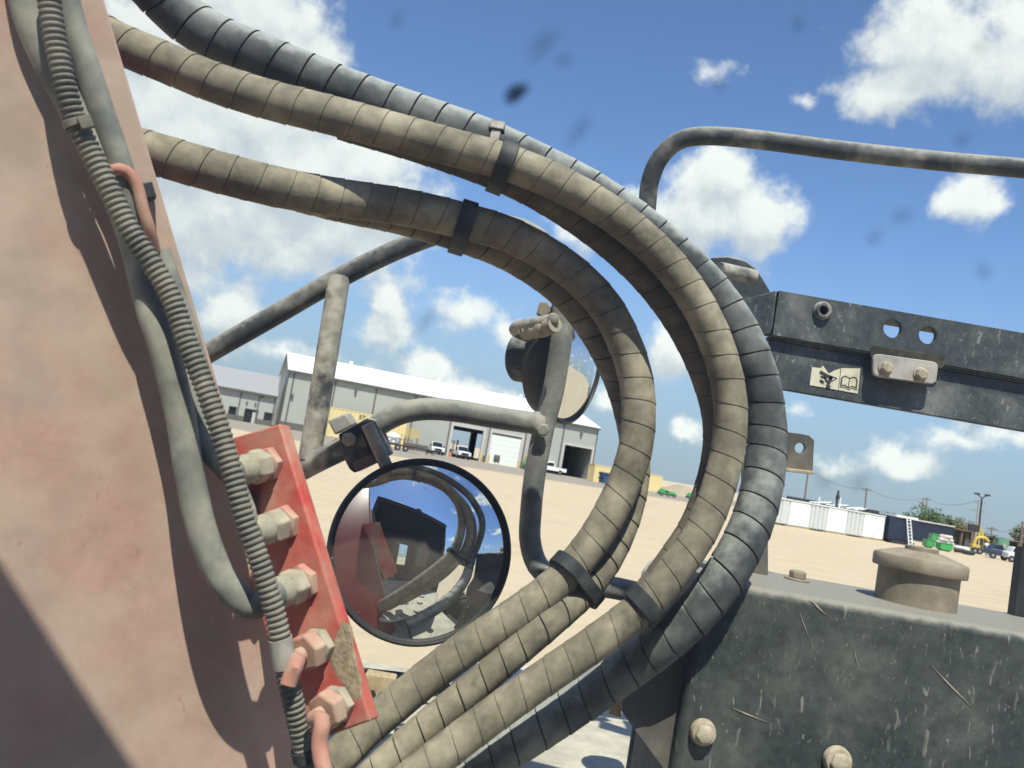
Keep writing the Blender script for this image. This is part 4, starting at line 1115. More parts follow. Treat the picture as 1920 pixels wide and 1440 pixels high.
for i, (px, py, pts) in enumerate(((602, 1208, [(557, 1242), (547, 1264), (540, 1284)]), (638, 1316, [(604, 1352), (599, 1395), (606, 1440), (618, 1500)]))):
    c = OP(px, py); hx = thing('pipe_fitting', c, ('dusty pink pipe nut fourth down on the red plate', 'dusty pink pipe nut lowest on the red plate with bent pipe')[i], 'pipe fitting', 'pink pipe fittings on the red plate')
    k = MB(); k.hexnut(c, FA, .0195, .011, .2); k.build('back_nut', 'fitting_dust', hx, bevel=.001)
    k = MB(); k.hexnut(c + FA * .0115, FA, .0205, .016, .5 + .3 * i, cham=.9); k.build('front_nut', 'red_paint_dusty', hx, bevel=.0015)
    k = MB(); k.tube([c + FA * .028, c + FA * .040] + [OP(a, b, .052 + .002 * j) for j, (a, b) in enumerate(pts)], .0080, 16, .006); k.build('pipe', 'red_paint_dusty', hx)
# small red pipe hoop and clamp bolt on the boom
k = MB(); k.tube([OB(207, 345, .012), OB(206, 325, .03), OB(222, 317, .034), OB(243, 326, .034), OB(258, 352, .034), OB(268, 392, .034), OB(280, 430, .032), OB(290, 470, .02)], .0062, 14, .006)
tag(k.build('pipe_hoop', 'red_paint_dusty'), 'small pink pipe hoop on the boom behind the corrugated conduit', 'pipe')
ck = thing('clamp_bracket', OB(250, 362), 'black clamp bracket on the boom under the pink pipe hoop', 'bracket')
k = MB(); k.prism([OB(225, 352, .004), OB(262, 355, .004), OB(262, 372, .004), OB(228, 373, .004)], NB * .012); k.build('strip', 'strap_black', ck, bevel=.001)
k = MB(); c = OB(277, 363, .001); k.obox(c + NB * .009, e * .0085, (e.cross(NB)) * .0055, NB * .009); k.build('bolt_head', 'strap_black', ck, bevel=.0015)
# ---- steel and rubber lines lying on the boom
k = MB(); k.tube([OB(112, -60, .02), OB(135, 40, .02), OB(165, 130, .02), OB(196, 225, .02), OB(222, 300, .02), OB(246, 380, .02), OB(262, 440, .018), (OB(286, 540, .016)), OB(330, 680, .016), OB(365, 765, .02), OB(388, 835, .035), OB(420, 872, .05), ends[0] + FA * .012, ends[0], ends[0] - FA * .01], .0125, 20, .012)
tag(k.build('boom_hose', 'grey_tube'), 'grey hose running down the boom edge behind the conduit to the top fitting', 'hose')
k = MB(); k.tube([OB(36, -60, .012), OB(54, 30, .012), OB(92, 120, .012), OB(138, 205, .012), OB(188, 305, .012), OB(232, 400, .014), OB(258, 480, .022), OB(280, 570, .034), OB(310, 660, .042), OB(338, 780, .046), OB(354, 880, .054), OB(376, 985, .064), OB(404, 1062, .074), OB(436, 1110, .080), OB(473, 1135, .083), ends[2] + FA * .004, ends[2] - FA * .008], .0148, 22, .010)
tag(k.build('bent_hose', 'grey_tube'), 'thick grey hose bending under the conduit into the middle fitting', 'hose')
k = MB(); k.tube([OB(300, 470, .012), OB(345, 600, .014), OB(395, 760, .016), OB(430, 880, .03), OB(462, 960, .05), ends[1] + FA * .010, ends[1], ends[1] - FA * .01], .0105, 18, .012)
tag(k.build('thin_hose', 'grey_tube'), 'thin grey hose hidden behind the conduit, ending at the second fitting', 'hose')
# ---- corrugated conduit
cp_ = [(86, -60, .050), (92, 0, .050), (101, 60, .050), (114, 125, .050), (130, 190, .049), (147, 238, .047), (168, 280, .048), (200, 345, .052), (240, 425, .056), (285, 495, .060), (322, 560, .064), (350, 640, .071), (382, 720, .079), (410, 800, .088), (428, 860, .095), (441, 905, .100), (458, 970, .106), (482, 1040, .111), (504, 1110, .115), (520, 1170, .117), (535, 1250, .118), (552, 1325, .118), (572, 1415, .117), (582, 1450, .116)]
pts = [OB(*q) for q in cp_]
path = spline(pts, .0060 / 4); rad = [.0108 if (i % 4) in (0, 1) else .0091 for i in range(len(path))]
cdt = thing('conduit', pts[len(pts) // 2], 'grey corrugated split conduit running down the boom', 'conduit')
k = MB(); k.sweep(path, rad, 22); k.build('corrugated_sleeve', 'conduit_plastic', cdt, sharp=25)
T, X, Y = frames(path)
def tie(i, w, r, lab, mat='strap_black', head=True):
    k = MB(); strap(k, [path[i]], [r], T[i], w, .0018)
    if head: k.obox(path[i] + (NB * .7 + V((.7, 0, 0))) * r * 1.1, T[i] * .006, T[i].cross(NB).normalized() * .006, NB * .004)
    return tag(k.build('cable_tie', mat, bevel=.0006), lab, 'cable tie', 'cable ties on the conduit')
def near(px, py):
    r_ = RAY(px, py).normalized(); return min(range(len(path)), key=lambda i: ((path[i] - EYE) - r_ * (path[i] - EYE).dot(r_)).length)
tie(near(145, 232), .007, .0112, 'dusty cable tie high on the conduit, where the sleeve is joined', 'conduit_plastic')
tie(near(573, 1413), .012, .0114, 'broad dark cable tie at the bottom end of the conduit')
i0 = near(533, 1222); k = MB(); strap(k, [path[i0]], [.0107], T[i0], .030, .001); tag(k.build('tape_wrap', 'plate_grey'), 'scrap of grey tape round the lower conduit beside the pink nut', 'tape')

# ---- hoses in their spiral guards
def hose(pts, r, pitch, mats, label, hand=-1, gap=.05, phase=0.0, dip=.88, core=None):
    q = [P(*p) for p in pts]; k = MB(); k.wrap(q, r, pitch, hand, gap, dip, 30, phase)
    if core:
        t = thing('hydraulic_hose', q[len(q) // 2], label, 'hose', 'spiral wrapped hoses looping out from the boom')
        k.build('spiral_guard', mats, t, sharp=30)
        rr = max(r) if isinstance(r, tuple) else r
        c = MB(); c.sweep(spline(q, .02), rr * core, 20); c.build('hose_core', 'rubber_gap_shade', t)
        return t
    return tag(k.build('hydraulic_hose', mats, sharp=30), label, 'hose', 'spiral wrapped hoses looping out from the boom')
H1 = [(200, -110, 1.04), (270, -42, 1.06), (335, 25, 1.08), (405, 72, 1.09), (500, 112, 1.10), (640, 168, 1.12), (780, 218, 1.14), (905, 262, 1.15), (1000, 306, 1.16), (1100, 356, 1.17), (1195, 420, 1.18), (1290, 500, 1.19), (1362, 585, 1.20), (1412, 680, 1.20), (1435, 780, 1.20), (1434, 880, 1.18), (1408, 985, 1.145), (1352, 1090, 1.118), (1285, 1167, 1.12), (1195, 1240, 1.14), (1090, 1314, 1.145), (985, 1382, 1.135), (890, 1442, 1.125), (800, 1502, 1.115)]
H2 = [(120, 20, 1.0), (212, 76, 1.0), (300, 113, 1.01), (400, 154, 1.02), (500, 186, 1.03), (600, 211, 1.04), (740, 247, 1.055), (850, 277, 1.065), (945, 303, 1.075), (1045, 343, 1.085), (1145, 400, 1.095), (1238, 478, 1.105), (1308, 570, 1.11), (1352, 670, 1.115), (1370, 770, 1.115), (1358, 875, 1.11), (1322, 980, 1.10), (1266, 1068, 1.09), (1203, 1138, 1.08), (1112, 1208, 1.07), (1007, 1281, 1.055), (912, 1350, 1.04), (825, 1417, 1.02), (740, 1485, 1.0)]
H3 = [(640, 232, 1.10), (800, 280, 1.11), (940, 331, 1.12), (1040, 383, 1.13), (1135, 450, 1.14), (1215, 525, 1.15), (1278, 610, 1.155), (1322, 700, 1.16), (1346, 790, 1.16), (1340, 880, 1.155), (1306, 980, 1.145), (1255, 1060, 1.13), (1203, 1130, 1.12)]
L1 = [(180, 258, 0.99), (285, 287, 1.0), (360, 309, 1.01), (440, 331, 1.025), (540, 355, 1.05), (650, 373, 1.085), (760, 389, 1.11), (868, 414, 1.13), (965, 445, 1.14), (1062, 502, 1.15), (1130, 568, 1.155), (1170, 640, 1.16), (1193, 715, 1.16), (1197, 790, 1.155), (1188, 855, 1.15), (1160, 930, 1.145), (1112, 1015, 1.14), (1050, 1088, 1.13), (990, 1136, 1.12), (905, 1194, 1.11), (830, 1248, 1.10), (750, 1313, 1.085), (688, 1366, 1.07), (630, 1425, 1.05), (560, 1500, 1.03)]
L2 = [(560, 366, 1.13), (650, 388, 1.145), (760, 412, 1.16), (870, 446, 1.17), (962, 484, 1.18), (1050, 545, 1.19), (1112, 620, 1.195), (1158, 710, 1.20), (1184, 800, 1.20), (1192, 880, 1.195), (1178, 960, 1.185), (1145, 1040, 1.17), (1098, 1106, 1.145), (1040, 1160, 1.115), (960, 1228, 1.095), (880, 1295, 1.08), (800, 1362, 1.06), (730, 1424, 1.04), (650, 1500, 1.02)]
hose(H1, (.031, .0285), .037, ['black_wrap', 'rubber_gap_shade'], 'black spiral wrapped hose, outermost of the loops', phase=.6, gap=.032)
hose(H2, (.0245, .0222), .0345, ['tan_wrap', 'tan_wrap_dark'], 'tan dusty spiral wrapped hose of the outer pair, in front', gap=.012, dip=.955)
hose(H3, .021, .0345, ['tan_wrap_dark', 'rubber_gap_shade'], 'dark hose tucked inside the tan outer loop', phase=2.0, gap=.015, dip=.95)
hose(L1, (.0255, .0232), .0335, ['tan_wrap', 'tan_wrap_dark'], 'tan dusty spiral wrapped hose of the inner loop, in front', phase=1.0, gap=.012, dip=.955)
hose(L2, (.0225, .0200), .0335, ['tan_wrap', 'rubber_gap_shade'], 'hose tucked behind the inner loop, wide dark gaps in its wrap', phase=3.0, gap=.04, dip=.91)
def hose_strap(defs, width, label, thick=.0035, tail=None):
    cs = [P(*d[:3]) for d in defs]; ax = sum((P(*d[3:6]) - P(*d[6:9]) for d in defs), V((0, 0, 0)))
    k = MB(); strap(k, cs, [d[9] for d in defs], ax, width, thick)
    if tail: k.obox(*tail)
    return tag(k.build('hose_strap', 'strap_black', bevel=.0008), label, 'strap', 'black straps round the hoses')
hose_strap([(945, 303, 1.075, 850, 277, 1.065, 1045, 343, 1.085, .0250), (936, 330, 1.12, 800, 280, 1.11, 1040, 383, 1.13, .0220)], .021, 'black strap round the upper outer loop, under the bolt head')
hose_strap([(868, 414, 1.13, 760, 389, 1.115, 965, 445, 1.14, .0255), (866, 446, 1.17, 760, 412, 1.16, 962, 484, 1.18, .0220)], .021, 'black strap round the top of the inner loop')
hose_strap([(1068, 1070, 1.13, 1112, 1015, 1.14, 1050, 1088, 1.13, .0245), (1098, 1106, 1.145, 1145, 1040, 1.17, 1040, 1160, 1.115, .0225)], .019, 'black strap low on the inner loop, over the grey tube', .005)
hose_strap([(1203, 1138, 1.08, 1266, 1068, 1.09, 1112, 1208, 1.07, .0236), (1214, 1140, 1.12, 1266, 1068, 1.13, 1130, 1200, 1.11, .0210)], .021, 'black strap low on the outer tan hose beside the tank', .005)
tb_ = thing('strap_bolt', P(932, 245, 1.10), 'square dark bolt head standing on the outer hose strap', 'bolt')
a_, b_ = P(924, 275, 1.09), P(932, 240, 1.10); u_ = (b_ - a_).normalized()
k = MB(); k.obox((a_ + b_) / 2, (b_ - a_) / 2, rgt * .0062, fwd * .006); k.build('shank', 'worn_steel', tb_, bevel=.001)
k = MB(); c = P(933, 237, 1.10); sx = u_.cross(fwd).normalized(); k.obox(c, u_ * .0062, sx * .0092, fwd * .009); k.build('head', 'worn_steel', tb_, bevel=.0015)
k = MB(); c = P(931, 244, 1.10); k.obox(c, u_ * .0016, sx * .0105, fwd * .0095); k.build('washer', 'strap_black', tb_, bevel=.0005)
k = MB(); c = P(600, 402, 1.075); k.obox(c, (P(612, 405, 1.08) - P(588, 398, 1.07)) / 2, upv * .003, fwd * .012)
tag(k.build('hose_label', 'wood_tan', bevel=.0005), 'small tan tag under the inner hose near the boom', 'tag')

# ---- tubular mirror frame
fr = thing('mirror_support', P(1000, 800, 1.44), 'grey tubular frame carrying both mirrors', 'mirror frame')
k = MB(); k.tube([P(330, 696, 1.46), P(402, 655, 1.47), P(520, 588, 1.48), P(633, 523, 1.49), (P(720, 479, 1.50)), P(800, 446, 1.51), P(880, 424, 1.52), P(950, 422, 1.52), P(1012, 448, 1.51), P(1050, 508, 1.49), P(1054, 590, 1.46)], .0182, 22, .015); k.build('upper_tube', 'black_steel', fr)
k = MB(); k.tube([P(636, 520, 1.485), P(612, 672, 1.46), P(580, 862, 1.44)], .0192, 22, .02); k.build('strut', 'worn_steel', fr)
k = MB(); k.tube([P(566, 880, 1.45), P(600, 862, 1.43), P(650, 838, 1.41), P(690, 822, 1.40)], .0195, 22, .01); k.build('stub_tube', 'worn_steel', fr)
k = MB(); k.tube([P(690, 815, 1.41), P(712, 795, 1.41), P(752, 775, 1.41), P(800, 767, 1.415), P(860, 771, 1.42), P(930, 783, 1.43), P(1018, 796, 1.44)], .0188, 22, .012); k.build('cross_tube', 'grey_steel', fr)
k = MB(); k.tube([P(1056, 575, 1.455), P(1052, 640, 1.45), P(1038, 730, 1.45), P(1020, 800, 1.445), P(1003, 890, 1.44), P(995, 965, 1.44), P(994, 1015, 1.44), P(1008, 1060, 1.43), P(1040, 1086, 1.42), P(1085, 1095, 1.42), P(1150, 1102, 1.42), P(1215, 1118, 1.42), P(1275, 1140, 1.42)], .0186, 24, .012); k.build('side_tube', 'grey_steel', fr)
k = MB(); c = P(1013, 796, 1.44); k.lathe(c - rgt * .012, rgt, [(.0215, 0), (.0235, .004), (.022, .012)], 20); k.build('weld_bead', 'grey_steel', fr)
k = MB(); c = P(1018, 806, 1.415); k.hexnut(c, (EYE - c).normalized(), .0115, .01); k.build('bolt_head', 'grey_steel', fr, bevel=.001)
# clamp that joins frame and round mirror
cl = thing('mirror_clamp', P(670, 830, 1.39), 'dark bolted clamp block above the round mirror', 'clamp')
k = MB(); k.prism([P(634, 815, 1.385), P(688, 783, 1.385), P(703, 788, 1.385), P(727, 853, 1.385), P(704, 868, 1.385), P(664, 887, 1.385), P(655, 880, 1.385), P(643, 858, 1.385)], (fwd + rgt * .15) * .035); k.build('plate', 'black_steel', cl, bevel=.002)
k = MB(); k.prism([P(614, 789, 1.40), P(648, 775, 1.40), P(662, 796, 1.40), P(628, 816, 1.40)], fwd * .045); k.build('channel', 'plate_grey', cl, bevel=.003)
k = MB(); k.cyl(P(689, 795, 1.365), P(724, 874, 1.375), .0108, sides=20); k.build('pivot_pin', 'worn_steel', cl, bevel=.0008)
k = MB(); c = P(654, 824, 1.384); k.hexnut(c, (EYE - c).normalized(), .0125, .012, .4); k.build('bolt_head', 'bolt_dust', cl, bevel=.001)
k = MB(); k.prism([P(660, 868, 1.38), P(697, 850, 1.38), P(705, 866, 1.38), P(667, 886, 1.38)], fwd * .03); k.build('lug', 'brown_rust', cl, bevel=.002)
# ---- round convex mirror
MC = P(789, 1033, 1.35); toC = (EYE - MC).normalized()
MN = (toC * 1.0 + V((.15, 0, -.015))).normalized()
rm = thing('round_mirror', MC, 'round convex mirror with black rim hanging under the clamp', 'mirror')
Rm = 172.5 * SCALE(1.35); RC = .30
k = MB(); prof = [(Rm * .965 * math.sin(t) / math.sin(1), 0) for t in ()]
amax = math.asin(Rm * .96 / RC); k.lathe(MC - MN * (RC * math.cos(amax)) + MN * .004, MN, [(RC * math.sin(amax * i / 24), RC * math.cos(amax * i / 24)) for i in range(24, 0, -1)] + [(1e-5, RC)], 96); k.build('mirror_glass', 'mirror_glass', rm, sharp=80)
k = MB(); k.lathe(MC, MN, [(Rm * .95, .002), (Rm * .955, .009), (Rm * .975, .012), (Rm, .008), (Rm * 1.005, 0), (Rm * .99, -.012), (Rm * .95, -.016)], 96); k.build('rim', 'cab_black', rm)
k = MB(); k.lathe(MC - MN * .05, MN, [(.0, 0), (Rm * .25, .0), (Rm * .7, .015), (Rm * .95, .034)], 64); k.build('back_shell', 'cab_black', rm)
k = MB(); k.cyl(P(724, 872, 1.385), MC + (P(730, 900, 1.41) - MC), .0105, sides=16); k.build('stem', 'worn_steel', rm)
# ---- second convex mirror, seen edge on
M2 = P(1074, 682, 1.62); n2 = ((EYE - M2).normalized() * .50 + V((1, .0, 0)) * .86 + V((0, 0, .02))).normalized()
sm = thing('side_mirror', M2, 'convex mirror seen edge-on behind the upright tube', 'mirror')
R2 = .118; RC2 = .24; am = math.asin(R2 * .95 / RC2); hx = upv
k = MB(); k.lathe(M2 - n2 * (RC2 * math.cos(am)), n2, [(RC2 * math.sin(am * i / 20), RC2 * math.cos(am * i / 20)) for i in range(20, 0, -1)] + [(1e-5, RC2)], 72); k.build('mirror_glass', 'mirror_glass', sm, sharp=80)
k = MB(); k.lathe(M2, n2, [(R2 * .93, .0), (R2 * .96, .008), (R2, .004), (R2 * 1.0, -.02), (R2 * .9, -.05), (R2 * .3, -.062), (0, -.062)], 64); k.build('housing', 'cab_black', sm)
k = MB(); c = M2 - n2 * .06; k.lathe(c, -n2, [(.05, 0), (.052, .004), (.052, .06), (.046, .066), (0, .066)], 32); k.build('back_boss', 'black_steel', sm)
arm = thing('mirror_rod', P(1000, 605, 1.44), 'bent mud-caked rod holding the edge-on mirror at the tube top', 'mirror arm')
k = MB(); k.tube([P(1040, 600, 1.38), P(1005, 607, 1.42), P(975, 612, 1.46), P(966, 618, 1.49), P(978, 626, 1.53), P(1005, 636, 1.57)], .0112, 18, .006); k.build('rod', 'worn_steel', arm)
k = MB(); a_ = P(1041, 603, 1.375); b_ = P(985, 618, 1.45); pp = spline([a_, a_.lerp(b_, .5) - upv * .003, b_], .004); rq = random.Random(5)
k.sweep([p - upv * .004 for p in pp], [.0125 + rq.uniform(-.0018, .0022) for _ in pp], 18); k.build('mud_cake', 'fitting_dust', arm, sharp=60)
k = MB(); c = P(1037.5, 597.5, 1.372); k.lathe(c, (EYE - c).normalized(), [(.0098, -.004), (.0098, .001), (.0085, .002), (0, .002)], 20); k.build('end_cap', 'worn_steel', arm)
k = MB(); k.prism([P(1006, 588, 1.47), P(1012, 566, 1.47), P(1026, 566, 1.47), P(1036, 582, 1.47), P(1022, 596, 1.47)], fwd * .03); k.build('bracket', 'cap_dust', arm, bevel=.002)

# ---- tank on the right
zt = P(1385, 1095, 1.15).z
ty0, ty1 = 1.163, 1.455; tx0, tx1 = PL(1293, 1250, V((0, 1.163, 0)), V((0, 1, 0))).x, 1.25
tk = thing('tank', V(((tx0 + tx1) / 2, (ty0 + ty1) / 2, 1.2)), 'black scratched steel tank with dusty top at the lower right', 'tank')
zb = 1.15
k = MB(); k.box(tx0, tx1, ty0, ty1, zb, zt); k.build('tank_body', 'tank_paint', tk, bevel=.012, seg=4)
k = MB()
ep = [PL(1175, 1283, V((0, ty0 + .01, 0)), V((0, 1, 0)))]
yE = ty0 + .03
def TP(px, py, y): return PL(px, py, V((0, y, 0)), V((0, 1, 0)))
k.prism([TP(1170, 1283, yE), TP(1291, 1188, yE), TP(1291, 1560, yE), TP(1290, 1520, yE), TP(1245, 1442, yE), TP(1166, 1335, yE)], V((0.0, .20, 0))); k.build('end_bracket', 'end_plate_paint', tk, bevel=.004)
for (px, py, r) in ((1317, 1371, 23.5), (1568, 1424, 25.5)):
    c = TP(px, py, ty0 - .001); hb = MB(); rr = r * SCALE(1.16); hb.lathe(c, V((0, -1, 0)), [(rr * 1.02, 0), (rr * 1.0, .006), (rr * .93, .011), (rr * .5, .013), (0, .0125)], 22); hb.hexnut(c + V((0, -.010, 0)), V((0, -1, 0)), rr * .72, .007, .2); hb.build('bolt', 'bolt_dust', tk, bevel=.001)
c = V((.47, 1.23, zt)); 
cpx = PL(1494, 1088, V((0, 0, zt)), V((0, 0, 1)))
k = MB(); k.lathe(cpx, V((0, 0, 1)), [(.020, 0), (.020, .003), (.012, .0035)], 20); k.hexnut(cpx + V((0, 0, .0036)), V((0, 0, 1)), .0135, .012, .3); k.build('top_bolt', 'cap_dust', tk, bevel=.001)
cc = V((.668, 1.31, zt)); rc = .058
k = MB(); k.lathe(cc, V((0, 0, 1)), [(rc, -.01), (rc, .056), (rc * .9, .056)], 56); nk = k.build('filler_neck', 'cap_dust', tk)
k = MB(); k.lathe(cc + V((0, 0, .050)), V((0, 0, 1)), [(.062, 0), (.0665, .001), (.0675, .003), (.0675, .017), (.0655, .021), (.046, .027), (.031, .0315), (.0240, .0315), (.0240, .0365), (.0230, .038), (0, .038)], 64); k.build('filler_cap', 'cap_dust', tk, sharp=32)
# scratches on the tank front, gouged through the paint
rnd = random.Random(11)
def gouge(px, py, dx, dy, w):
    a, b = TP(px, py, ty0 - .0006), TP(px + dx, py + dy, ty0 - .0006); d = (b - a).normalized(); s = V((d.z, 0, -d.x)); k = MB()
    m = a.lerp(b, .5); k.prism([a, m + s * w, b, m - s * w * .7], V((0, -.0005, 0))); return k.build('paint_scratch', 'bolt_dust', tk)
for q in ((1516, 1120, 34, 34, .0016), (1742, 1244, 82, 84, .0012), (1370, 1326, 68, 28, .0011), (1496, 1140, 22, 60, .0006), (1600, 1210, 8, 40, .0006)):
    gouge(*q)
# small shelf bracket with stencilled edge beside the tank
ws = thing('edge_bracket', P(1160, 1310, 1.32), 'narrow tan bracket with painted marks left of the tank', 'bracket')
k = MB(); k.prism([P(1141, 1338, 1.33), P(1152, 1268, 1.33), P(1172, 1262, 1.33), P(1164, 1346, 1.33)], fwd * .03); k.build('plate', 'wood_tan', ws, bevel=.001)
for j, (xx, yy) in enumerate(((1158, 1290), (1158, 1300), (1156, 1311))):
    k = MB(); k.beam(P(xx - 3, yy - 3, 1.329), P(xx + 3, yy - 1, 1.329), .0012, .0008); k.beam(P(xx + 3, yy - 1, 1.329), P(xx - 3, yy + 3, 1.329), .0012, .0008); k.beam(P(xx - 3, yy + 3, 1.329), P(xx + 3, yy + 4, 1.329), .0012, .0008); k.build('stencil_mark', 'ink', ws)
# ---- black beam on the right
YB = P(1500, 600, 1.5).y
def BP(px, py, y=None): return TP(px, py, YB if y is None else y)
bx0, bx1 = BP(1447, 640).x, BP(2150, 700).x
zA = (BP(1447, 547).z + BP(1900, 616).z) / 2; zM = (BP(1475, 634).z + BP(1900, 705).z) / 2
zL = (BP(1500, 742, YB + .016).z + BP(1900, 800, YB + .016).z) / 2
bmx = thing('beam', V(((bx0 + bx1) / 2, YB, (zA + zL) / 2)), 'black folded steel beam with round holes, upper right', 'beam')
hol = [(1541, 583, 9), (1674, 616, 17.5), (1740, 628, 17)]
loops = []
for (px, py, r) in hol:
    c = BP(px, py); rr = r * SCALE(1.5); loops.append([V((c.x + rr * math.cos(-2 * math.pi * i / 24), YB, c.z + rr * math.sin(-2 * math.pi * i / 24))) for i in range(24)])
k = MB(); k.prism([V((bx0, YB, zM)), V((bx1, YB, zM)), V((bx1, YB, zA)), V((bx0, YB, zA))], V((0, .012, 0)), loops); k.build('upper_web', 'beam_paint', bmx, bevel=.002)
k = MB(); k.box(bx0 - .003, bx1, YB + .0125, YB + .05, zM - .006, zM); k.build('fold_ledge', 'beam_paint', bmx, bevel=.003)
k = MB(); k.box(bx0 - .003, bx1, YB + .016, YB + .03, zL, zM - .0065); k.build('lower_web', 'beam_paint', bmx, bevel=.002)
k = MB(); k.box(bx0, bx1, YB + .012, YB + .075, zA - .012, zA); k.build('top_flange', 'beam_paint', bmx, bevel=.002)
k = MB(); k.box(bx0, bx1, YB + .075, YB + .087, zM + .012, zA - .055); k.build('rear_web', 'beam_paint', bmx)
k = MB(); k.prism([V((bx0 - .004, YB, zM + .002)), V((bx0 - .004, YB, zA)), V((bx0 - .062, YB + .045, zA - .022)), V((bx0 - .075, YB + .045, zM - .03))], V((0.004, .012, 0))); k.build('angled_end', 'beam_paint', bmx, bevel=.002)
c = BP(1541, 583); k = MB(); k.lathe(c + V((0, -.001, 0)), V((0, -1, 0)), [(.0085, 0), (.0085, .010), (.0125, .010), (.0165, .004), (.0165, 0)], 24); k.build('threaded_boss', 'worn_steel', bmx, sharp=30)
# plate bolted on the beam
pl = thing('bolted_plate', BP(1694, 688), 'pale grey plate held by two bolts on the black beam', 'plate')
yb = YB + .036 - .012
def rrect(p0, p1, p2, p3, f=.14):
    q = [p0, p1, p2, p3]; out = []
    for i in range(4):
        a, b, c = q[i - 1], q[i], q[(i + 1) % 4]; l = min((a - b).length, (c - b).length) * f * 2
        s, t = b + (a - b).normalized() * l, b + (c - b).normalized() * l
        for j in range(5):
            u = j / 4; out.append(s * (1 - u) ** 2 + b * 2 * u * (1 - u) + t * u * u)
    return out
k = MB(); k.prism(rrect(BP(1634, 663, YB - .004), BP(1756, 680, YB - .004), BP(1751, 722, YB - .004), BP(1633, 706, YB - .004)), V((0, -.008, 0))); k.build('plate', 'plate_grey', pl, bevel=.0015)
k = MB(); k.prism(rrect(BP(1631, 647, YB - .0008), BP(1771, 668, YB - .0008), BP(1769, 692, YB - .0008), BP(1630, 676, YB - .0008), .2), V((0, -.003, 0))); k.build('backing_slot', 'rubber_gap_shade', pl, bevel=.001)
for (px, py) in ((1660, 690), (1725, 702)):
    c = BP(px, py, YB - .0125); k = MB(); k.lathe(c, V((0, -1, 0)), [(.0125, 0), (.0125, .002)], 18); k.hexnut(c + V((0, -.002, 0)), V((0, -1, 0)), .0105, .010, .3); k.build('bolt', 'bolt_dust', pl, bevel=.001)
# warning sticker with pictograms
ys = YB + .0155
k = MB(); st_ = thing('warning_sticker', BP(1565, 708, ys), 'torn cream sticker with machine and open book pictograms on the beam', 'sticker')
Sp = lambda u, v, o=0.0: BP(1523 + (1613 - 1523) * u - 5 * v, 684 + (691 - 684) * u * 1.0 + v * 38 + u * 9 * v, ys - o)
k.prism([Sp(0, 0.12), Sp(.18, .12), Sp(.22, -.02), Sp(.3, .10), Sp(.36, .34), Sp(.42, .06), Sp(.48, .16), Sp(.55, -.02), Sp(.62, .04), Sp(1, 0), Sp(1, 1), Sp(0, 1)], V((0, -.0006, 0)))
k.cur = 0; sb = MB()
sb.prism([Sp(0, 0.12), Sp(0, 1), Sp(1, 1), Sp(1, 0), Sp(.62, .04), Sp(.48, .16), Sp(.36, .34), Sp(.22, .0), Sp(.18, .12)], V((0, -.0006, 0))); sb.build('sticker_sheet', 'sticker_cream', st_)
def stroke(name, pts, w=.0016):
    k = MB()
    for a, b in zip(pts, pts[1:]):
        A_, B_ = Sp(*a, .0009), Sp(*b, .0009); d = (B_ - A_).normalized(); s = V((d.z, 0, -d.x)) * w / 2; k.prism([A_ - s - d * w * .4, A_ + s - d * w * .4, B_ + s + d * w * .4, B_ - s + d * w * .4], V((0, -.0003, 0)))
    k.build(name, 'ink', st_)
stroke('divider_line', [(.60, .05), (.60, .97)], .0008)
stroke('book_outline', [(.65, .42), (.71, .36), (.80, .44), (.89, .36), (.95, .42), (.95, .78), (.88, .74), (.80, .82), (.72, .74), (.65, .78), (.65, .42)], .0014)
stroke('book_spine', [(.80, .44), (.80, .82)], .0013)
stroke('book_pages', [(.63, .48), (.63, .86), (.72, .82), (.80, .90), (.88, .82), (.97, .86), (.97, .48)], .0010)
stroke('machine_arm', [(.20, .32), (.42, .52), (.38, .78)], .0058)
stroke('machine_body', [(.22, .52), (.30, .55), (.34, .70)], .0040)
stroke('machine_wheel', [(.22, .72), (.26, .76)], .0055)
stroke('machine_wheel', [(.36, .92), (.40, .93)], .0055)
stroke('warning_triangle', [(.40, .42), (.54, .50), (.44, .66)], .0012)
# rounded end plate with a stub pin above the beam's end
ep_ = thing('end_plate', P(1400, 530, 1.58), 'rounded dark plate with stub pin behind the beam end', 'plate')
k = MB(); k.prism([P(1330, 600, 1.60), P(1335, 482, 1.60), P(1365, 480, 1.60), P(1398, 488, 1.60), P(1420, 505, 1.60), P(1446, 548, 1.60), P(1450, 600, 1.60)], fwd * .03); k.build('plate', 'black_steel', ep_, bevel=.003)
k = MB(); k.cyl(P(1350, 505, 1.52), P(1414, 519, 1.55), .0135, sides=22); k.build('stub_pin', 'worn_steel', ep_, bevel=.0015)
# ---- guard rail
k = MB(); k.tube([P(1205, 470, 1.75), P(1213, 390, 1.74), P(1219, 340, 1.73), P(1238, 295, 1.72), P(1275, 263, 1.71), P(1330, 255, 1.70), P(1420, 262, 1.68), P(1560, 280, 1.66), P(1740, 300, 1.64), P(1920, 316, 1.62), P(2150, 340, 1.60)], .0186, 24, .015)
tag(k.build('guard_rail', 'black_steel'), 'black bent guard rail with worn paint across the upper right sky', 'guard rail')
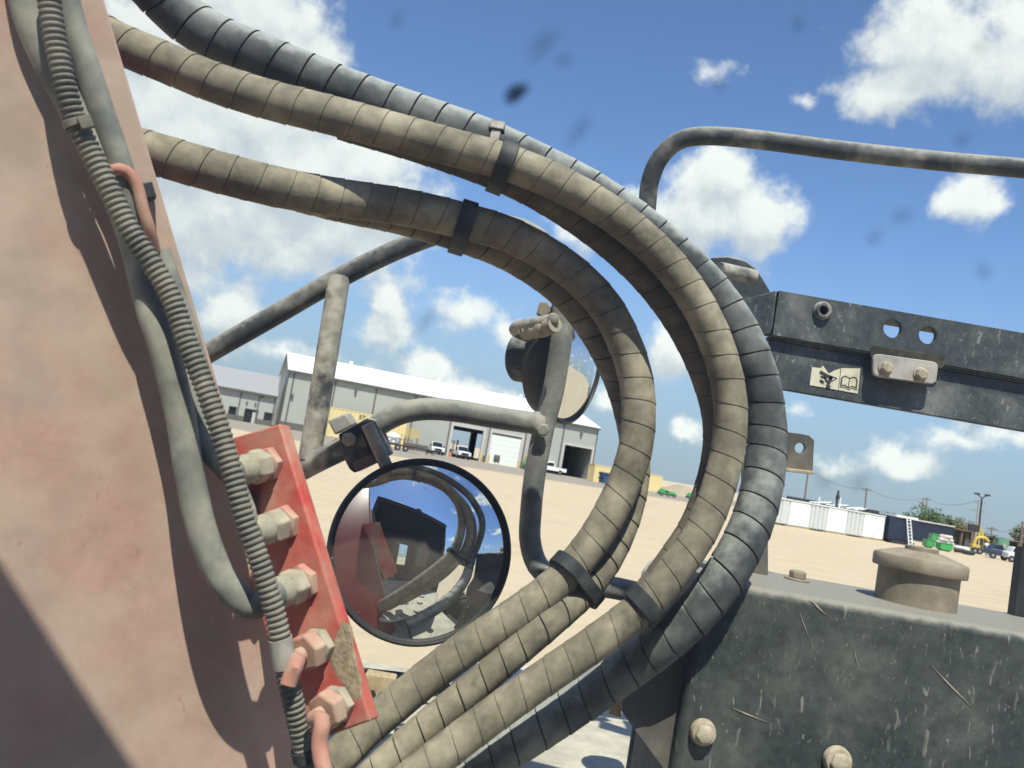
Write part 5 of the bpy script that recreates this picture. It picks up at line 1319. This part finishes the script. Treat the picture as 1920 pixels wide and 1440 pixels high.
# ---- perforated tab bracket behind the black hose
tbk = thing('tab_bracket', P(1495, 850, 1.35), 'dark rounded tab with one round hole standing above the tank', 'bracket')
D_ = 1.34
hc = P(1500, 840, D_); hl = [hc + rgt * (.0082 * math.cos(-2 * math.pi * i / 20)) + upv * (.0082 * math.sin(-2 * math.pi * i / 20)) for i in range(20)]
k = MB(); k.prism([P(1440, 880, D_), P(1440, 805, D_), P(1505, 814, D_), P(1518, 817, D_), P(1527, 826, D_), P(1524, 883, D_)], fwd * .008, [hl]); k.build('tab', 'end_plate_paint', tbk, bevel=.001)
k = MB(); k.prism([P(1435, 874, D_ - .012), P(1526, 884, D_ - .012), P(1526, 890, D_ - .012), P(1435, 880, D_ - .012)], fwd * .04); k.build('ledge', 'wood_tan', tbk, bevel=.001)
k = MB(); k.prism([P(1392, 852, D_ + .01), P(1440, 858, D_ + .01), P(1440, 1090, D_ + .01), P(1392, 1090, D_ + .01)], fwd * .008); k.build('upright', 'end_plate_paint', tbk)
# slim post right of the cap
pp_ = P(1918, 1060, 1.40)
k = MB(); k.box(pp_.x - .004, pp_.x + .03, pp_.y, pp_.y + .02, zt, pp_.z + .03)
tag(k.build('tank_post', 'cab_black'), 'slim dark post on the tank at the right picture edge', 'post')
# pale rounded housing behind the outer hose
lh = thing('work_lamp', P(1235, 1090, 1.52), 'pale rounded lamp housing half hidden behind the outer tan hose', 'lamp')
c = P(1240, 1095, 1.52); ax = (rgt * .75 - fwd * .3 + upv * .1).normalized()
k = MB(); k.lathe(c - ax * .035, ax, [(0, 0), (.026, .004), (.042, .018), (.052, .045), (.054, .065), (.050, .066), (.046, .05)], 36); k.build('shell', 'lamp_shell', lh)
k = MB(); k.lathe(c + ax * .012, ax, [(.046, 0), (.04, .006), (0, .010)], 32); k.build('lens', 'lamp_lens', lh)
k = MB(); k.cyl(c - V((0, 0, .05)), V((c.x, c.y, 1.62)), .012, sides=14); k.build('stem', 'black_steel', lh)

# ---- deck below the hoses, with its bolts, on the chassis
ZD = 1.60; YF = 2.26
dk = thing('deck', V((.1, 1.4, ZD)), 'dusty steel deck of the machine below the hoses', 'deck')
k = MB(); k.box(-.62, .02, .62, 1.18, ZD - .02, ZD); k.build('front_plate', 'deck_steel', dk, bevel=.004)
k = MB(); k.box(.03, .34, .62, 1.60, ZD - .02, ZD + .004); k.build('side_plate', 'deck_steel', dk, bevel=.004)
k = MB(); k.box(-.62, .02, 1.19, YF, ZD - .02, ZD + .002); k.box(.02, .95, 1.62, YF, ZD - .02, ZD + .002); k.build('rear_plate', 'deck_steel', dk, bevel=.004)
k = MB(); k.prism([V((-.38, .50, 1.725)), V((.20, .36, 1.725)), V((.34, .80, 1.725)), V((.16, 1.04, 1.725)), V((-.10, 1.13, 1.725)), V((-.30, 1.12, 1.725)), V((-.38, 1.02, 1.725))], V((0, 0, -.02))); k.build('step_plate', 'deck_steel', dk, bevel=.006)
k = MB(); k.box(-.30, .05, .55, .62, ZD + .001, 1.704); k.box(-.25, 0, .95, 1.0, ZD + .001, 1.704); k.build('step_riser', 'cab_black', dk)
for i in range(5):
    for j in range(6):
        c = V((-.30 + .10 * i + .05 * (j % 2), .55 + .10 * j, 1.7255)); k = MB(); k.lathe(c, V((0, 0, 1)), [(.022, 0), (.022, .005), (.018, .010), (0, .010)], 14); k.build('stud', 'deck_steel', dk)
for (x, y) in ((-.52, 1.08), (-.45, .98), (-.05, 1.1), (.1, 1.2), (.28, 1.3), (.1, 1.5), (-.3, 1.5), (-.1, 1.75), (.2, 1.9)):
    c = V((x, y, ZD + .0045)); k = MB(); k.hexnut(c, V((0, 0, 1)), .016, .014, x * 9); k.build('bolt_head', 'cap_dust', dk, bevel=.001)
k = MB(); k.tube([V((-.28, 2.05, ZD + .03)), V((-.1, 2.08, ZD + .03)), V((0, 2.02, ZD + .03)), V((.05, 1.95, ZD + .02))], .008, 10, .02); k.build('latch_rod', 'rubber_gap_shade', dk)
lb = thing('latch_block', V((-.36, 2.0, ZD)), 'small tan latch block on the deck beside the red plate corner', 'latch')
c = PL(712, 1284, V((0, 0, ZD + .03)), V((0, 0, 1)))
lb.location = V((c.x, c.y, ZD))
k = MB(); k.obox(c + V((0, 0, .0)), V((.035, 0, 0)), V((0, .02, 0)), V((0, 0, .026))); k.build('block', 'wood_tan', lb, bevel=.004)
k = MB(); k.cyl(c + V((.03, -.005, .015)), c + V((.16, -.01, .012)), .006, sides=10); k.build('pin', 'rubber_gap_shade', lb)
for s in (-1, 1):
    k = MB(); k.hexnut(c + V((.012 * s, -.03, -.015)), V((0, -1, 0)), .011, .012); k.build('nut', 'cab_black', lb)
bx = thing('deck_cover', V((.10, 2.12, ZD)), 'low pale cover plate on the deck between the hoses', 'cover')
k = MB(); k.box(-.02, .26, 2.02, 2.2, ZD + .003, ZD + .075); k.build('lid', 'lamp_shell', bx, bevel=.012)
k = MB(); k.box(.0, .24, 1.985, 2.018, ZD + .003, ZD + .05); k.build('lip', 'cab_black', bx, bevel=.003)
# chassis, wheels
ch = thing('chassis', V((0, 0, .8)), 'black chassis and big tyres of the machine under the deck', 'chassis')
k = MB(); k.box(-.60, .30, -2.6, YF - .1, .62, ZD - .021); k.build('frame', 'cab_black', ch, bevel=.02)
k = MB(); k.box(.45, 1.2, -2.4, -.55, .75, 1.55); k.build('engine_cover', 'boom_paint', ch, bevel=.05)
k = MB(); k.box(tx0 + .10, tx1 - .05, ty0 + .02, ty1 - .02, .62, zb - .003); k.box(.30, tx1 - .05, .3, ty0 + .019, .62, .95); k.build('tank_carrier', 'cab_black', ch)
for (x, y) in ((-.95, 1.35), (1.5, .25), (-.95, -2.0), (1.5, -1.9)):
    k = MB(); w_ = .42; k.lathe(V((x - w_ / 2, y, .66)), V((1, 0, 0)), [(.34, 0), (.60, .0), (.65, .04), (.66, .1), (.66, w_ - .1), (.65, w_ - .04), (.60, w_), (.34, w_)], 48); wh = k.build('wheel', 'tyre_rubber', ch)
    k = MB(); k.lathe(V((x - w_ / 2 + .03, y, .66)), V((1, 0, 0)), [(.335, 0), (.335, w_ - .06), (.2, w_ - .10), (0, w_ - .10)], 30); k.build('rim', 'lamp_shell', wh)
    k = MB()
    for i in range(22):
        a = 2 * math.pi * i / 22; rr = V((0, math.cos(a), math.sin(a))); tt = V((0, -math.sin(a), math.cos(a))); s = -1 if i % 2 else 1
        k.obox(V((x + s * .10, y, .66)) + rr * .665, V((.10, 0, 0)) + tt * .03 * s, tt * .025, rr * .022)
    k.build('tread_lug', 'tyre_rubber', wh)

# ---- the cab round the camera: its front edge throws the slanting shade on the boom
q0, q1 = OB(0, 1040), OB(260, 1440); ZR = 2.75
r0, r1 = q0 + SUN * ((ZR + .085 - q0.z) / SUN.z), q1 + SUN * ((ZR + .085 - q1.z) / SUN.z)
cx_ = (r1 - r0); cx_.z = 0; cx_.normalize(); cy_ = V((-cx_.y, cx_.x, 0))
f0 = (r0 - EYE).dot(cy_)                                           # distance of the front edge ahead of the eye
KM = Matrix((cx_, cy_, V((0, 0, 1)))).transposed().to_4x4()
print('cab front', f0, cx_)
cab = thing('cab', V((0, -.3, 1.6)), 'black operator cab with clear windscreen that the view looks out of', 'cab')
X0, X1, Y0, Y1 = -.62, .92, -1.15, f0
FZ = 1.78
k = MB(KM); k.box(X0, X1, Y0 - .02, Y1, ZR, ZR + .09); k.build('roof', 'cab_black', cab, bevel=.012)
for (x, y, yy) in ((X0, Y1 - .09, Y1 - .02), (X1 - .07, Y1 - .09, Y1 - .02), (X0, Y0, Y0 + .08), (X1 - .07, Y0, Y0 + .08)):
    k = MB(KM); k.box(x, x + .07, y, yy, FZ, ZR - .001); k.build('pillar', 'cab_black', cab, bevel=.006)
k = MB(KM); k.box(X0, X1, Y1 - .06, Y1 - .02, 1.22, FZ - .001); k.build('front_panel', 'cab_black', cab, bevel=.006)
k = MB(KM); k.box(X0, X1, Y0, Y0 + .04, 1.22, FZ - .001); k.build('rear_panel', 'cab_black', cab, bevel=.006)
for x in (X0, X1 - .04):
    k = MB(KM); k.box(x, x + .04, Y0 + .041, Y1 - .061, 1.22, FZ - .001); k.build('side_panel', 'cab_black', cab, bevel=.006)
k = MB(KM); k.box(X0 + .041, X1 - .041, Y0 + .041, Y1 - .061, 1.18, 1.22); k.build('floor', 'cab_black', cab)
k = MB(KM); k.box(X0 + .071, X1 - .071, Y0 + .01, Y0 + .05, FZ + .62, ZR - .001); k.box(X0 + .071, X0 + .22, Y0 + .01, Y0 + .05, FZ + .001, FZ + .619); k.box(X1 - .22, X1 - .071, Y0 + .01, Y0 + .05, FZ + .001, FZ + .619); k.box(-.12, .16, Y0 + .01, Y0 + .05, FZ + .001, FZ + .619); k.build('rear_wall', 'cab_black', cab)
k = MB(KM); k.box(X0 + .071, X1 - .071, Y1 - .045, Y1 - .040, FZ, ZR - .002); ws_ = k.build('windscreen', 'clear_glass', cab)
for x in (X0 + .03, X1 - .035):
    k = MB(KM); k.box(x, x + .005, Y0 + .081, Y1 - .091, FZ, ZR - .002); k.build('side_window', 'glass_dark', cab)
k = MB(KM); k.box(-.25, .28, -.75, -.25, 1.25, 1.70); k.box(-.25, .28, -.85, -.73, 1.70, 2.35); k.build('seat', 'seat_cloth', cab, bevel=.05)
# lamp on the roof edge, grab handle
k = MB(KM); k.box(.10, .20, Y1 - .08, Y1 - .02, ZR + .092, ZR + .14); k.build('roof_lamp', 'cab_black', cab, bevel=.01)
# dried mud specks on the outside of the windscreen
KI = KM.inverted(); gp = KM @ V((0, Y1 - .0398, 0))
def speck(px, py, rpx, mat, asp=1.0, a0=0.0):
    """a dried splash: several thin layers, each smaller than the last, so that it thins towards its rim"""
    c = PL(px, py, KM.to_3x3() @ V((0, Y1 - .0397, 0)), cy_); r = rpx * SCALE((c - EYE).dot(fwd))
    rnd = random.Random(int(px * 7 + py)); n = 16; k = MB(); L = 6; ph = rnd.random() * 6
    for j in range(L):
        m = 1.5 - 1.25 * j / (L - 1); vs = []
        for h in (.00012 * j + .00002, .00012 * j + .00008):
            for i in range(n):
                a = 2 * math.pi * i / n; rr = r * m * (1 + .16 * math.sin(2 * a + ph) + .08 * math.sin(3 * a + ph * 2))
                u, v = rr * math.cos(a) * asp, rr * math.sin(a)
                vs.append(c + cx_ * (u * math.cos(a0) - v * math.sin(a0)) + V((0, 0, 1)) * (u * math.sin(a0) + v * math.cos(a0)) + cy_ * h)
            if h > .00012 * j + .00005: break
        k.add(vs[:n], [tuple(range(n))])
    k.build('mud_speck', mat, ws_)
speck(967, 174, 15, 'mud_dark', 1.1, .5)
for q in ((1018, 82, 16, 2.2, .9), (742, 38, 12), (1056, 112, 13), (1085, 245, 12, 2.6, 1.0), (1845, 508, 13), (1822, 802, 12), (1688, 1080, 14), (1496, 44, 12), (1836, 88, 11), (1350, 156, 12), (1690, 405, 14), (800, 600, 12, 2, 1), (1545, 900, 14), (1612, 905, 14), (1640, 445, 12), (1805, 262, 12), (960, 1300, 16)):
    speck(q[0], q[1], q[2], 'mud_thin', *(q[3:] if len(q) > 3 else (1.0, 0.0)))
